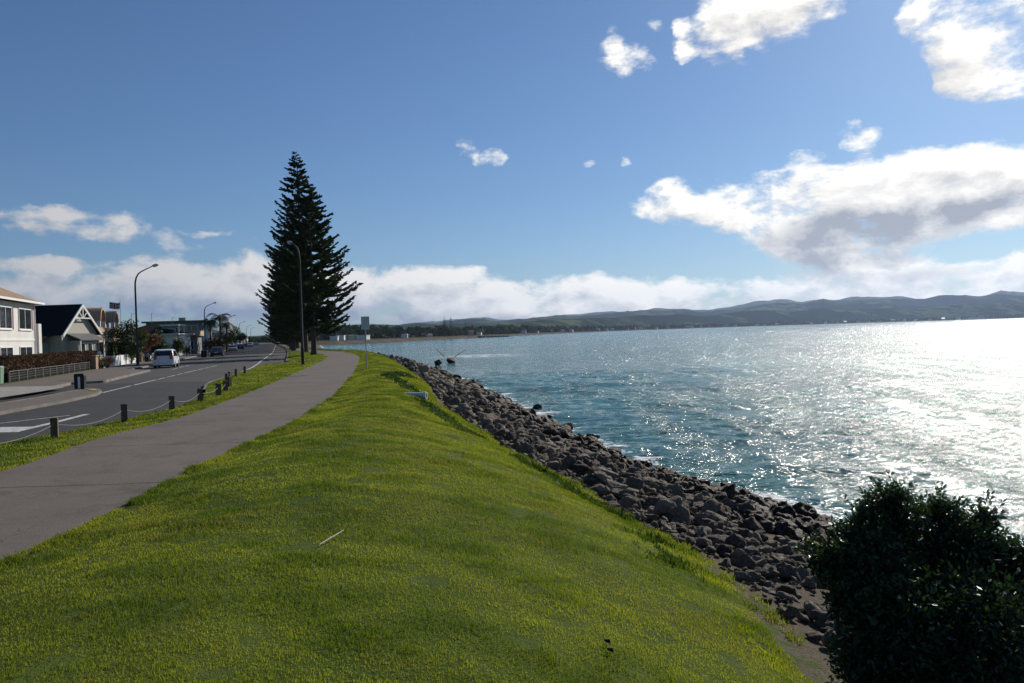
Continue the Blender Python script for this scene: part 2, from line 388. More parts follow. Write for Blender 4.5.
# ------------------------------------------------------------------ sea
yy = np.concatenate([np.arange(-60, 12, 2), np.arange(12, 45, .22), np.arange(45, 100, .5), np.arange(100, 260, 2), np.geomspace(260, 9500, 60)])
dd = np.concatenate([np.linspace(-7, -.5, 8), np.arange(-.5, 34, .22), np.geomspace(34, 20000, 90)])
Yg, Dg = np.meshgrid(yy, dd, indexing='ij'); wl = WL(Yg); wl = wl-np.clip(Yg-640, 0, 1)*500
Xg = wl+Dg
def waves(X, Y):
    w = (fbm(X*.16+Y*.05, Y*.34, 1, 2)-.5)*.42+(fbm(X*.7+Y*.2, Y*1.3, 2, 2)-.5)*.20+(fbm(X*2.4, Y*3.2, 4, 2)-.5)*.07
    return w
near = np.clip(1-(np.hypot(Xg, Yg)-60)/90, 0, 1)
Zg = SEA+waves(Xg, Yg)*near
me = grid_mesh('sea', np.stack([Xg, Yg, Zg], -1)); attr(me, 'shore', Dg.ravel())
m = bpy.data.materials.new('sea_water'); m.use_nodes = True; t = NT(m.node_tree); nt = m.node_tree; b = nt.nodes['Principled BSDF']
tc = t.n('ShaderNodeTexCoord').outputs['Object']
mp = t.n('ShaderNodeMapping', ins={'Vector': tc, 'Scale': (.7, 1.35, 1), 'Rotation': (0, 0, R(14))}).outputs[0]
h = t.math('ADD', t.math('ADD', t.math('MULTIPLY', t.noise(.35, 3, .6, mp), 1.0), t.math('MULTIPLY', t.noise(1.7, 3, .65, mp, .3), .48)), t.math('MULTIPLY', t.noise(6, 3, .65, mp), .13))
rows_ = t.noise(1.0, 4, .7, t.n('ShaderNodeMapping', ins={'Vector': tc, 'Scale': (.55, .045, 1), 'Rotation': (0, 0, R(-12))}).outputs[0])
bp = t.n('ShaderNodeBump', ins={'Height': h, 'Distance': .85, 'Strength': t.ramp(rows_, .36, .64, .45, 1.15)})
big = t.noise(.012, 3, .5, mp); med = t.noise(.11, 4, .6, mp)
col = t.mix(t.ramp(big, .35, .65), (.027, .118, .105), (.056, .22, .165))
col = t.mix(t.ramp(med, .4, .7, 0, .5), col, (.06, .225, .185))
sh = t.attr('shore')
fn = t.math('ADD', t.math('MULTIPLY', t.noise(.55, 2, .5, tc), .6), t.math('MULTIPLY', t.noise(2.6, 5, .7, tc, .6), .5))
fthr = t.ramp(sh, -.5, 3.4, .45, .82, smooth=False)
foam = t.ramp(t.math('SUBTRACT', fn, fthr), 0, .07)
mp2 = t.n('ShaderNodeMapping', ins={'Vector': tc, 'Scale': (.35, 1.1, 1)}).outputs[0]
cap = t.math('MULTIPLY', t.ramp(t.noise(.28, 5, .66, mp2), .705, .74), t.ramp(t.noise(1.8, 4, .7, tc), .42, .55))
rel = t.n('ShaderNodeVectorMath', operation='DISTANCE', ins={0: t.n('ShaderNodeVectorMath', operation='MULTIPLY', ins={0: tc, 1: (.42, .30, 0)}).outputs[0], 1: (-7.5*.42, 186*.30, 0)}).outputs['Value']
patch = t.math('MULTIPLY', t.ramp(rel, 1.2, 6.5, 1, 0), t.ramp(t.noise(.5, 5, .7, tc), .42, .56))
foam = t.math('MAXIMUM', t.math('MAXIMUM', foam, cap), patch, clamp=True)
nt.links.new(t.mix(foam, col, (.75, .78, .78)), b.inputs['Base Color'])
nt.links.new(t.math('MAXIMUM', t.ramp(foam, 0, 1, 0, .8), t.ramp(rows_, .4, .6, .10, .18)), b.inputs['Roughness']); b.inputs['IOR'].default_value = 1.33
nt.links.new(bp.outputs[0], b.inputs['Normal'])
tag(link('sea', me, m), kind='structure')

# ------------------------------------------------------------------ rocks of the sea wall
M['rock'] = m = bpy.data.materials.new('rock'); m.use_nodes = True; t = NT(m.node_tree); nt = m.node_tree; b = nt.nodes['Principled BSDF']
oc = t.n('ShaderNodeTexCoord').outputs['Object']; geo = t.n('ShaderNodeNewGeometry').outputs['Position']
n1 = t.noise(.9, 4, .6, geo); n2 = t.noise(9, 6, .7, geo); n3 = t.noise(45, 3, .7, geo)
rnd = t.attr('shade')
g = t.mix(rnd, (.075, .058, .043), (.40, .33, .25))
g = t.mix(t.ramp(n2, .50, .66, 0, .7), g, (.46, .39, .30)); g = t.mix(t.ramp(n3, .35, .6, .55, 0), g, (.05, .042, .036))
brown = t.mix(t.ramp(n2, .4, .65), (.034, .021, .014), (.10, .060, .037))
z = t.n('ShaderNodeSeparateXYZ', ins={0: geo}).outputs[2]
wet = t.ramp(t.math('ADD', z, t.math('MULTIPLY', t.math('SUBTRACT', n1, .5), 1.3)), -1.80, -1.42, 1, 0)
nt.links.new(t.mix(wet, g, brown), b.inputs['Base Color']); nt.links.new(t.ramp(wet, 0, 1, .9, .6), b.inputs['Roughness']); b.inputs['Specular IOR Level'].default_value = .25
bp = t.n('ShaderNodeBump', ins={'Height': t.math('ADD', t.noise(18, 6, .75, geo), t.math('MULTIPLY', n2, 1.5)), 'Distance': .07, 'Strength': 1.0}); nt.links.new(bp.outputs[0], b.inputs['Normal'])
def rock_shape(seed, detail=2):
    rn = random.Random(seed); bm = bmesh.new()
    ax = (1.0, rn.uniform(.68, .95), rn.uniform(.55, .8))
    for i in range(rn.randint(13, 20)):
        v = Vector((rn.gauss(0, 1), rn.gauss(0, 1), rn.gauss(0, 1))).normalized()*rn.uniform(.85, 1.05)
        bm.verts.new((v.x*ax[0]*.5, v.y*ax[1]*.5, v.z*ax[2]*.5))
    res = bmesh.ops.convex_hull(bm, input=bm.verts[:])
    bmesh.ops.delete(bm, geom=[v for v in bm.verts if not v.link_faces], context='VERTS')
    bmesh.ops.bevel(bm, geom=bm.edges[:], offset=.035, segments=1, affect='EDGES', profile=.6)
    if detail:
        bmesh.ops.triangulate(bm, faces=bm.faces[:])
        for k in range(detail):
            big = [e for e in bm.edges if e.calc_length() > .12/(k+1)]
            bmesh.ops.subdivide_edges(bm, edges=big, cuts=1); bmesh.ops.triangulate(bm, faces=bm.faces[:])
        for v in bm.verts:
            n = mnoise.fractal(v.co*3.2+Vector((seed*3.1, 0, 0)), .8, 2.2, 4)
            v.co += v.co.normalized()*n*.085
    bmesh.ops.triangulate(bm, faces=bm.faces[:]); bmesh.ops.recalc_face_normals(bm, faces=bm.faces[:])
    me = bpy.data.meshes.new('boulder'); bm.to_mesh(me); bm.free()
    V = np.array([v.co[:] for v in me.vertices]); F = np.array([p.vertices[:] for p in me.polygons]); return V, F
near_shapes = []
for s in range(18):
    V, F = rock_shape(s, 2); me = np_mesh('boulder', V, F, True)
    try: me.set_sharp_from_angle(angle=R(38))
    except Exception: pass
    attr(me, 'shade', np.full(len(V), ((s*7) % 18)/17.0)); me.materials.append(M['rock']); near_shapes.append(me)
far_shapes = [rock_shape(100+s, 0) for s in range(10)]
mid_shapes = [rock_shape(100+s, 1) for s in range(10)]
rk = []                                     # x, y, z, size
def surf(X, Y): return float(zt(X, Y))
land = [  # notable boulders: pixel, level, size, label
 ((712, 549), -1.30, .66, 'large squarish grey boulder at the grass side of the rock wall beside bare gravel'),
 ((648, 533), -1.0, .40, 'angular grey rock on the grassy edge of the rock wall left of the squarish boulder'),
 ((723, 496), -2.2, 1.0, 'big rounded black-brown boulder standing proud against the water at the foot of the rock wall'),
 ((803, 513), -2.5, .75, 'dark boulder with white surf round it just left of the dark bush'),
 ((537, 407), -2.72, .85, 'lone dark rock sticking out of the surf off the middle of the rock wall'),
 ((549, 417.5), -2.8, .55, 'low rock awash in foam just beyond the edge of the rock wall'),
 ((568, 427), -2.55, .85, 'pointed brown boulder at the water line of the rock wall below the lone surf rock'),
 ((592, 437), -2.75, .8, 'flat wet rock almost covered by surf beside the rock wall'),
 ((451, 360.5), -2.6, 2.6, 'long low dark rock in the sea with two thin poles leaning out of it'),
 ((438, 363), -2.6, 1.9, 'smaller dark rock in the sea just left of the rock with the poles'),
 ((766, 566), -1.7, .55, 'grey rounded boulder in the lower rock wall near the bush'),
 ((800, 598), -1.25, .45, 'pale rock half hidden by the left edge of the dark bush'),
 ((495, 388), -2.0, .0, ''), ]
def add_boulder(k, loc, size, rot, label, group=None, sq=(1, 1, 1)):
    o = bpy.data.objects.new('boulder', near_shapes[k % 18]); COL.objects.link(o)
    o.location = loc; o.rotation_euler = rot; o.scale = (size*sq[0], size*sq[1], size*sq[2])
    return tag(o, label, 'boulder', group)
taken = []
for i, (p, z, s, lab) in enumerate(land):
    if not lab: continue
    c = G(p[0], p[1], z+.1*s); taken.append((c.x, c.y, s))
    add_boulder(i*5+3, (c.x, c.y, z+.12*s), s, (random.uniform(-.2, .2), random.uniform(-.2, .2), random.uniform(0, 6)), lab, 'boulders of the sea wall')
rr = random.Random(11)
def scatter(y0, y1, dens, smin, smax, lay=1.0):
    area = 0; Y = y0
    while Y < y1:
        st = .5 if Y < 60 else 2.0
        a, c = float(GE(Y))+float(np.interp(Y, [6, 10, 13], [.42, .28, .08]))+.06*math.sin(Y*1.7), float(WL(Y))-.35
        n = dens*(c-a)*st; n = int(n)+(rr.random() < n-int(n))
        for _ in range(n):
            u = rr.random(); x = a+(c-a)*u; y = Y+rr.random()*st
            s = smin+(smax*1.15-smin)*rr.random()**3.0
            if u < .05: s *= .6
            if u > .8: s *= 1.05
            pass
            if any(abs(x-q[0]) < .5*q[2] and abs(y-q[1]) < .5*q[2] for q in taken): continue
            z = surf(x, y)+s*rr.uniform(.02, .38)*(1 if u < .75 else .6)
            rk.append((x, y, z, s, u))
        Y += st
scatter(-12, 4, 3, .3, .7); scatter(4, 14, 50, .12, .40); scatter(14, 30, 21, .15, .60); scatter(30, 70, 9, .22, .80); scatter(70, 170, 2.0, .45, 1.3); scatter(170, 210, .7, .7, 1.6)
score = []
for i, (x, y, z, s, u) in enumerate(rk):
    px = 512+FPX*x/y if y > 3 else 9999
    vis = 1 if (y > 5.0 and px < 1000 and not (px > 815 and y < 20)) else 0
    score.append((vis*s/math.hypot(x, y), i))
score.sort(reverse=True); single = set(i for sc, i in score[:285] if sc > 0)
VV = []; FF = []; SS = []; base = 0
for i, (x, y, z, s, u) in enumerate(rk):
    rot = (rr.uniform(-.5, .5), rr.uniform(-.5, .5), rr.uniform(0, 6.28)); sq = (1, rr.uniform(.8, 1.1), rr.uniform(.75, 1.15))
    if i in single:
        if u > .72: lab = 'dark brown wet boulder among the others along the water side of the rock wall'
        elif u < .25: lab = 'small grey stone among the others along the grass side of the rock wall'
        else: lab = 'weathered grey boulder among the others in the middle of the rock wall'
        add_boulder(rr.randrange(18), (x, y, z), s, rot, lab, {0: 'grey stones on the grass side', 1: 'grey boulders in the middle', 2: 'wet brown boulders by the water'}[0 if u < .25 else 2 if u > .72 else 1], sq)
    else:
        V, F = (mid_shapes if y < 38 else far_shapes)[rr.randrange(10)]
        Rm = np.array(Euler(rot).to_matrix()); W = (V*np.array(sq)*s)@Rm.T+np.array((x, y, z))
        VV.append(W); FF.append(F+base); SS.append(np.full(len(W), rr.random())); base += len(W)
me = np_mesh('rock_armour', np.concatenate(VV), np.concatenate(FF)); attr(me, 'shade', np.concatenate(SS))
print('rocks', len(rk), len(me.polygons))
tag(link('rock_armour', me, M['rock']), 'uncounted jumble of smaller and farther grey rocks making up the sea wall', 'rocks', kind='stuff')
# the two poles leaning out of the rock in the sea
for (a, c_), lab in ((((446, 358.5), (435.5, 348.5)), 'thin dark pole leaning left out of the rock in the sea'), (((454, 357.5), (466, 349.5)), 'thin dark pole leaning right out of the rock in the sea')):
    p = AT(*a, 182); q = AT(*c_, 182); mb = MB(); mb.tube([p, p.lerp(q, .5)+Vector((0, 0, .06)), q], [.10, .075, .05], 6)
    tag(mb.build('pole', M['pole']), lab, 'pole', 'poles in the sea rock')
# ------------------------------------------------------------------ grass
def blades(n_target, y0, y1, xa, xb, h0, h1, w, seed, name, mat, label=None, cat='grass', dens_pow=1.8, bend=1.0, zf=ztn, hn=True, clump=0, mask=None):
    g = np.random.default_rng(seed)
    u = g.random(n_target); k = 1-dens_pow                    # density falls with distance
    Y = (y0**(k+1)+(y1**(k+1)-y0**(k+1))*u)**(1/(k+1)) if abs(k+1) > 1e-6 else y0*(y1/y0)**u
    a, b_ = xa(Y), xb(Y); X = a+(b_-a)*g.random(n_target)
    if clump:
        X += g.normal(0, clump, n_target); Y = Y+g.normal(0, clump, n_target)
    # in-view test with a generous margin (the place continues well past the frame)
    keep = np.abs(X/Y) < .95
    if mask is not None: keep &= mask(X, Y)
    keep &= g.random(n_target) > (fbm(X*3, Y*3, 9, 3)-.62)*6
    X, Y = X[keep], Y[keep]; n = len(X); Z = zf(X, Y)+.012
    patch = fbm(X*.5, Y*.5, 2, 5); tuft = fbm(X*1.5, Y*2.4, 6, 4)
    H = (h0+(h1-h0)*g.random(n)**1.5)*(np.clip(.75+2.6*(tuft-.5), .6, 2.0) if hn else 1)*(1+Y*.012)
    W = w*(.7+.6*g.random(n))*(1+Y*.09); th = g.random(n)*6.283; ph = g.random(n)*6.283
    dx, dy = np.cos(th), np.sin(th); bx, by = np.cos(ph)*H*bend*g.random(n), np.sin(ph)*H*bend*g.random(n)
    v = np.stack([np.stack([X-dx*W/2, Y-dy*W/2, Z-.01], 1), np.stack([X+dx*W/2, Y+dy*W/2, Z-.01], 1),
                  np.stack([X+dx*W*.35+bx*.45, Y+dy*W*.35+by*.45, Z+H*.6], 1), np.stack([X-dx*W*.35+bx*.45, Y-dy*W*.35+by*.45, Z+H*.6], 1),
                  np.stack([X+bx*1.3, Y+by*1.3, Z+H], 1)], 1).reshape(-1, 3)
    i = np.arange(n)*5; F = np.concatenate([np.stack([i, i+1, i+2], 1), np.stack([i, i+2, i+3], 1), np.stack([i+3, i+2, i+4], 1)])
    me = np_mesh(name, v, F)
    slope = np.clip((X-CR(Y))/np.maximum(GE(Y)-CR(Y), .1), 0, 1)
    tint = np.clip(.45+1.3*(patch-.5)+.38*(g.random(n)-.5)-2.6*(tuft-.5)+.22*slope, 0, 1); attr(me, 'tint', np.repeat(tint, 5))
    o = link(name, me, mat); print(name, n)
    if label: tag(o, label, cat, kind='stuff')
    return o
edge_ge = lambda Y: GE(Y)-.05+.5*(fbm(Y*.8, 1.1, 4, 3)-.5)
blades(880000, 3.2, 120, lambda Y: PR(Y)+.02-.10*fbm(Y*3, 2.2, 7, 2), edge_ge, .016, .038, .0030, 1, 'bank_grass', M['grass'], 'mown green grass covering the bank between the path and the rocks')
blades(26000, 3.4, 40, lambda Y: PR(Y)-.09+.10*fbm(Y*1.7, 4.2, 3, 3), lambda Y: PR(Y)+.10, .03, .065, .0036, 7, 'edge_grass', M['grass'], 'longer grass tufts hanging over the seaward edge of the path', dens_pow=1.4, clump=.02)
blades(9000, 4.5, 40, lambda Y: PL(Y)-.06, lambda Y: PL(Y)+.08-.06*fbm(Y*1.9, 1.2, 3, 3), .03, .06, .005, 8, 'edge_grass', M['grass'], 'longer grass tufts hanging over the road side edge of the path', dens_pow=1.4, clump=.02)
g_ = np.random.default_rng(77); Yd = 3.3*(30/3.3)**g_.random(2600); Xd = PR(Yd)+.1+(GE(Yd)-PR(Yd)-.5)*g_.random(2600); kd = (fbm(Xd*.9, Yd*.9, 44, 3) > .50); Xd, Yd = Xd[kd], Yd[kd]
Zd = ztn(Xd, Yd)+.045+.02*g_.random(len(Xd)); sd_ = .006*(1+Yd*.03); V = []
for a_ in range(6): V.append(np.stack([Xd+np.cos(a_*1.047)*sd_, Yd+np.sin(a_*1.047)*sd_, Zd+np.cos(a_*1.047+1)*sd_*.4], 1))
V = np.stack(V, 1).reshape(-1, 3); F = np.arange(len(V)).reshape(-1, 6); F = np.concatenate([F[:, [0, 1, 2, 3]], F[:, [0, 3, 4, 5]]])
tag(link('daisies', np_mesh('daisies', V, F), M['white']), 'sprinkling of tiny white daisies in the lawn of the bank', 'daisies', kind='stuff')
blades(90000, 4.5, 120, lambda Y: RE(Y)+.18, lambda Y: PL(Y)+.04, .025, .055, .006, 2, 'verge_grass', M['grass'], 'narrow strip of mown grass between the road and the path', dens_pow=1.6)
wc = [G(*p, z) for p, z in (((388, 384), 0), ((400, 392), -.1), ((415, 403), -.2), ((423, 416), -.3), ((440, 428), -.35), ((470, 445), -.4), ((500, 456), -.45), ((540, 474), -.6), ((570, 489), -.7), ((602, 512), -.8), ((640, 533), -.85))]
wy = np.array([p.y for p in wc])[::-1]; wx = np.array([p.x for p in wc])[::-1]
blades(24000, 9.5, 46, lambda Y: np.interp(Y, wy, wx)-.16, lambda Y: np.interp(Y, wy, wx)+.16, .04, .11, .012, 3, 'weeds', M['weed'], 'ragged line of darker leafy weeds growing along the break of the grassy bank', 'weeds', dens_pow=1.0, bend=.9, clump=.13, mask=lambda X, Y: fbm(X*1.4, Y*.9, 12, 4) > .50)
blades(26000, 4.5, 30, lambda Y: edge_ge(Y)-.35, lambda Y: edge_ge(Y)+.3, .035, .085, .005, 5, 'long_grass', M['grass'], 'longer unmown grass along the lower edge of the bank beside the gravel', 'grass', dens_pow=1.2, clump=.05, mask=lambda X, Y: fbm(X*1.5, Y*1.5, 14, 3) > .45)
def leaf_cloud(n, centres, radii, size, seed, droop=0.0, shell=.55, aspect=.45, up=0.0):
    """n leaves spread through overlapping ellipsoids; returns V, F(quads), tint"""
    g = np.random.default_rng(seed); C_ = np.array(centres, float); Rr = np.array(radii, float)
    if Rr.ndim == 1: Rr = np.stack([Rr]*3, 1)
    w = (Rr.prod(1))**(2/3); k = g.choice(len(C_), n, p=w/w.sum())
    d = g.normal(size=(n, 3)); d /= np.linalg.norm(d, axis=1)[:, None]
    r = (shell+(1-shell)*g.random(n))*(1+.10*g.normal(size=n)); p = C_[k]+d*Rr[k]*r[:, None]
    a = g.normal(size=(n, 3)); a += d*1.0; a[:, 2] += up-droop; a /= np.linalg.norm(a, axis=1)[:, None]
    b_ = np.cross(a, g.normal(size=(n, 3))); b_ /= np.linalg.norm(b_, axis=1)[:, None]
    s = size*(.6+.8*g.random(n))[:, None]
    V = np.stack([p-a*s*.5, p+b_*s*aspect*.5, p+a*s*.5, p-b_*s*aspect*.5], 1).reshape(-1, 3)
    F = np.arange(n*4).reshape(-1, 4); return V, F, np.repeat(g.random(n)**1.5, 4)
# ------------------------------------------------------------------ Norfolk pines
def norfolk(seed, H, Rmax, first=3.6, whorls=46, dens=1.0):
    """crown V,F,tint; trunk mesh"""
    g = random.Random(seed); V = []; F = []; T = []
    prof = lambda s: (min(1, .07+1.3*(1-s)**.85) * (0.80+.2*math.sin(min(1, s*5)*1.57)))
    for w in range(whorls):
        s = (w/(whorls-1))**.95; z0 = first+(H-.5-first)*s
        nb = g.choice([6, 6, 7, 7]) if s < .9 else 4
        a0 = g.random()*6.28
        Rw = Rmax*prof(s)*g.uniform(.88, 1.10)
        for k in range(nb):
            if g.random() < .05: continue
            a = a0+k*6.283/nb+g.uniform(-.2, .2); L = max(.45, Rw*g.uniform(.70, 1.02)*(1 if g.random() > .10 else g.uniform(.45, .8)))
            ca, sa = math.cos(a), math.sin(a); dz = g.uniform(-.13, .03)+.24*s; zz = z0+g.uniform(-.3, .3)
            sag = -.10 if s < .75 else .05
            def pt(u): return (ca*L*u, sa*L*u, zz+L*(dz*u+sag*math.sin(u*3.14)+.16*u**3))
            # limb
            b = len(V); n = 4
            for i in range(n):
                p = pt(i/(n-1)*.96); r = .07*(1-i/(n-1)*.8)*(1-.5*s)
                for q in range(3): V.append((p[0]-sa*r*math.cos(q*2.09), p[1]+ca*r*math.cos(q*2.09), p[2]+r*math.sin(q*2.09))); T.append(0)
            for i in range(n-1):
                for q in range(3): F.append((b+i*3+q, b+i*3+(q+1) % 3, b+i*3+3+(q+1) % 3, b+i*3+3+q))
            m_ = int((5+L*5.2)*dens)
            for i in range(m_):
                u = .22+.80*(i+g.random())/m_ if L > 1.5 else .05+.95*(i+g.random())/m_
                p = pt(u); side = g.choice((-1, 1)); ang = side*g.uniform(.35, 1.15); sl = (.50+.085*L)*g.uniform(.6, 1.15)*(1.1-.45*u)
                d = (math.cos(a+ang), math.sin(a+ang)); up = g.uniform(-.18, .50)
                tip = (p[0]+d[0]*sl, p[1]+d[1]*sl, p[2]+sl*up); wd = .098*g.uniform(.8, 1.4)
                nx, ny = -d[1]*wd, d[0]*wd; mid = ((p[0]+tip[0])/2, (p[1]+tip[1])/2, (p[2]+tip[2])/2)
                b = len(V); tt = g.random()
                V += [p, (mid[0]+nx, mid[1]+ny, mid[2]-wd*.2), tip, (mid[0]-nx, mid[1]-ny, mid[2]-wd*.2)]; F.append((b, b+1, b+2, b+3))
                V += [p, (mid[0], mid[1], mid[2]+wd*1.1), tip, (mid[0], mid[1], mid[2]-wd*1.1)]; F.append((b+4, b+5, b+6, b+7)); T += [tt]*8
    me = np_mesh('crown', V, F); attr(me, 'tint', T); me.materials.append(M['pine'])
    mb = MB(); zs = [-.15, .15, .6, 1.6, 4, 9, H*.55, H*.8, H*.97]; br = .030*H
    rs = [br*.80, br*.66, br*.55, br*.50, br*.45, br*.36, br*.24, br*.12, .03]
    mb.tube([(math.sin(z*.7)*.03, math.cos(z)*.03, z) for z in zs], rs, 14)
    tm = mb.mesh('trunk'); tm.materials.append(M['bark']); return me, tm
def place_tree(meshes, loc, rz, sc, label, group, name='pine_tree', cat='tree', lean=(0, 0)):
    o = empty(name, loc, rz, label, cat, group); o.scale = sc; o.rotation_euler = (lean[0], lean[1], rz)
    for me, nm in zip(meshes, ('crown', 'trunk')):
        c = bpy.data.objects.new(nm, me); COL.objects.link(c); c.parent = o
    return o
pA = norfolk(11, 21, 5.6, 3.4, 34, 2.2); pB = norfolk(2, 29.6, 5.8, 4.0, 46, 1.9); pC = norfolk(3, 26, 6.6, 2.2, 46, 1.5)
GP = 'pines along the seaward side of the road'
tb = G(314, 355.3, .2); place_tree(pA, tb, 0, (1, 1, 1), 'nearest pine with its bare trunk standing at the bend of the path', GP)
tb2 = G(305.5, 352.6, .2); place_tree(pB, tb2, 1, (1, 1, 1), 'tallest pine, its tip the highest point, just behind the nearest pine trunk', GP, lean=(0, R(-1.0)))
d0 = 131; k = 0
labs = ['pine directly behind the tallest pine, its trunk second left of it', 'lower pine filling the left shoulder of the dark row behind the tall one']
for i in range(24):
    Y = 148+i*15.5; X = -25.2-.293*(Y-104)+random.uniform(-.5, .5)-(1.5 if i < 2 else 0)
    h = random.uniform(.84, 1.0)*(1 if i < 8 else .92)
    lab = labs[i] if i < 2 else ('dark pine in the receding row behind the first four, shading the road' if i < 10 else 'small far pine at the street end of the dark row')
    place_tree([pC, pA, pC, pB][i % 4] if i else pC, (X, Y, .15), random.random()*6, (h*(1.0 if i % 4 != 1 else 1.15),)*3 if i % 4 != 3 else (h*.88,)*3, lab, GP)
# ------------------------------------------------------------------ the dark bush, front right
def bush():
    base = AT(905, 683, 6.5); bx, by = base.x, 6.5
    gz = -1.05
    cen = []; rad = []
    blobs = [((893, 520), 6.6, .30), ((872, 564), 6.3, .34), ((935, 552), 6.7, .38), ((990, 568), 6.8, .36), ((1030, 590), 6.9, .38), ((856, 541), 6.5, .20), ((1012, 560), 6.5, .22),
             ((897, 622), 6.0, .46), ((960, 630), 6.1, .58), ((1050, 650), 6.3, .5), ((826, 560), 6.5, .17), ((836, 570), 6.4, .18), ((893, 499), 6.5, .13), ((940, 512), 6.7, .16), ((866, 516), 6.5, .12),
             ((890, 690), 6.0, .40), ((940, 700), 5.9, .55), ((1040, 720), 6.1, .6), ((985, 520), 6.7, .13), ((965, 540), 6.6, .25), ((852, 605), 6.1, .20), ((866, 655), 6.0, .28)]
    for p, Y, r in blobs:
        c = AT(p[0], p[1], Y); cen.append(tuple(c)); rad.append((r, r, r*.9))
    V, F, T = leaf_cloud(46000, cen, rad, .044, 5, shell=.62, aspect=.46, up=.25)
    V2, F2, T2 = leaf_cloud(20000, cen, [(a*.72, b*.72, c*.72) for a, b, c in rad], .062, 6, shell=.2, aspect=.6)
    # sprigs poking out of the outline
    g = random.Random(4); SV = []; SF = []; ST = []; sm = MB()
    for i in range(230):
        k = g.randrange(len(cen)); c = Vector(cen[k]); r = rad[k][0]
        d = Vector((g.gauss(0, 1), g.gauss(0, 1), abs(g.gauss(0, 1))*.9)).normalized()
        p = c+d*r*.85; e = (d+Vector((0, 0, .7))).normalized(); L = g.uniform(.06, .13); q = p+e*L
        sm.tube([p-e*.1, q], [.004, .002], 3, cap=False)
        for j in range(13):
            u = p.lerp(q, (j+1)/13); a = (e*.6+Vector((g.gauss(0, 1), g.gauss(0, 1), g.gauss(0, .6)))*.75).normalized(); s = g.uniform(.034, .052)
            b_ = a.cross(Vector((g.random(), g.random(), g.random()+.2))).normalized()*s*.2
            n0 = len(SV); SV += [tuple(u), tuple(u+a*s*.5+b_), tuple(u+a*s), tuple(u+a*s*.5-b_)]; SF.append((n0, n0+1, n0+2, n0+3)); ST += [g.random()*.8]*4
    o = empty('bush', (bx, by, gz), 0, 'big dark glossy-leaved bush in front of the sea at the lower right', 'bush')
    off = np.array((bx, by, gz))
    Vall = np.concatenate([V, V2, np.array(SV)])-off; Fall = np.concatenate([F, F2+len(V), np.array(SF)+len(V)+len(V2)])
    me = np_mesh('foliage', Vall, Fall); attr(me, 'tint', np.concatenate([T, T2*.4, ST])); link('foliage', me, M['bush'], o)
    st = MB()
    for i in range(16):
        c = Vector(cen[i % len(cen)])-Vector(off); r0 = Vector((g.uniform(-.25, .25), g.uniform(-.2, .2), -.15))
        st.tube([r0, r0.lerp(c, .5)+Vector((g.uniform(-.1, .1), g.uniform(-.1, .1), .1)), c], [.03, .02, .008], 6)
    st.build('stem', M['bark'], o)
bush()
def plant(name, loc, cen, rad, n, size, mat, label, cat, group=None, seed=1, stems=4, **kw):
    o = empty(name, loc, 0, label, cat, group)
    V, F, T = leaf_cloud(n, cen, rad, size, seed, **kw)
    me = np_mesh('foliage', V, F); attr(me, 'tint', T); link('foliage', me, mat, o)
    if stems:
        st = MB()
        for i in range(stems):
            c = cen[i % len(cen)]; st.tube([(.05*i-.1, 0, -.05), (c[0]*.5, c[1]*.5, c[2]*.5), c], [.05, .04, .015], 6)
        st.build('stem', M['bark'], o)
    return o
# ------------------------------------------------------------------ street lamps
def lamp_parts(arm, tipz):
    mb = MB(); H = 9.0; mb.tube([(0, 0, -.1), (0, 0, 1.4)], [.13, .13], 12); pole_low = mb
    mb.tube([(0, 0, 1.4), (0, 0, 1.45), (0, 0, H-1.3), (.03, 0, H-.85), (.16, 0, H-.42), (.42, 0, H-.08), (.8, 0, H+.15), (1.5, 0, H+.38), (2.25, 0, H+.60)], [.13, .10, .085, .08, .075, .07, .06, .05, .045], 10)
    pm = mb.mesh('pole'); pm.materials.append(M['pole'])
    hb = MB(); Mx = Matrix.Translation((2.2, 0, H+.56)) @ Matrix.Rotation(R(-14), 4, 'Y')
    hb.prism([(0, .02), (.12, -.06), (.6, -.08), (.75, -.02), (.7, .08), (.4, .13), (.1, .1)], -.12, .12, 'y', Mx)
    hm = hb.mesh('lamp_head'); hm.materials.append(M['steel'])
    gb = MB(); gb.box(.2, .62, -.09, .09, -.12, -.075, Mx); gm = gb.mesh('lens'); gm.materials.append(M['clear_lens'])
    return pm, hm, gm
LP = lamp_parts(1, 1)
def lamp(loc, rz, label):
    o = empty('street_lamp', loc, rz, label, 'street lamp', 'curved street lamps along the road')
    par = o
    for me, nm in zip(LP, ('pole', 'lamp_head', 'lens')):
        c = bpy.data.objects.new(nm, me); COL.objects.link(c); c.parent = par
        if nm == 'lamp_head': par = c
    return o
llab = ['tall curved street lamp nearest on the house side, beside the white fence', 'second street lamp on the house side, rising behind the dark parked car', 'third street lamp on the house side, by the palm', 'fourth street lamp on the house side, small beyond the palm', 'fifth and farther street lamp, small against the sky down the road']
for i, Y in enumerate([80, 159, 238, 317, 396, 470]):
    lamp((LX0-.29*Y, Y, .1), R(-20) if i == 0 else R(-18), llab[min(i, 4)])
lb = G(303, 366.2, .15); lamp(lb, R(120), 'lone street lamp on the grass verge in front of the dark pines')
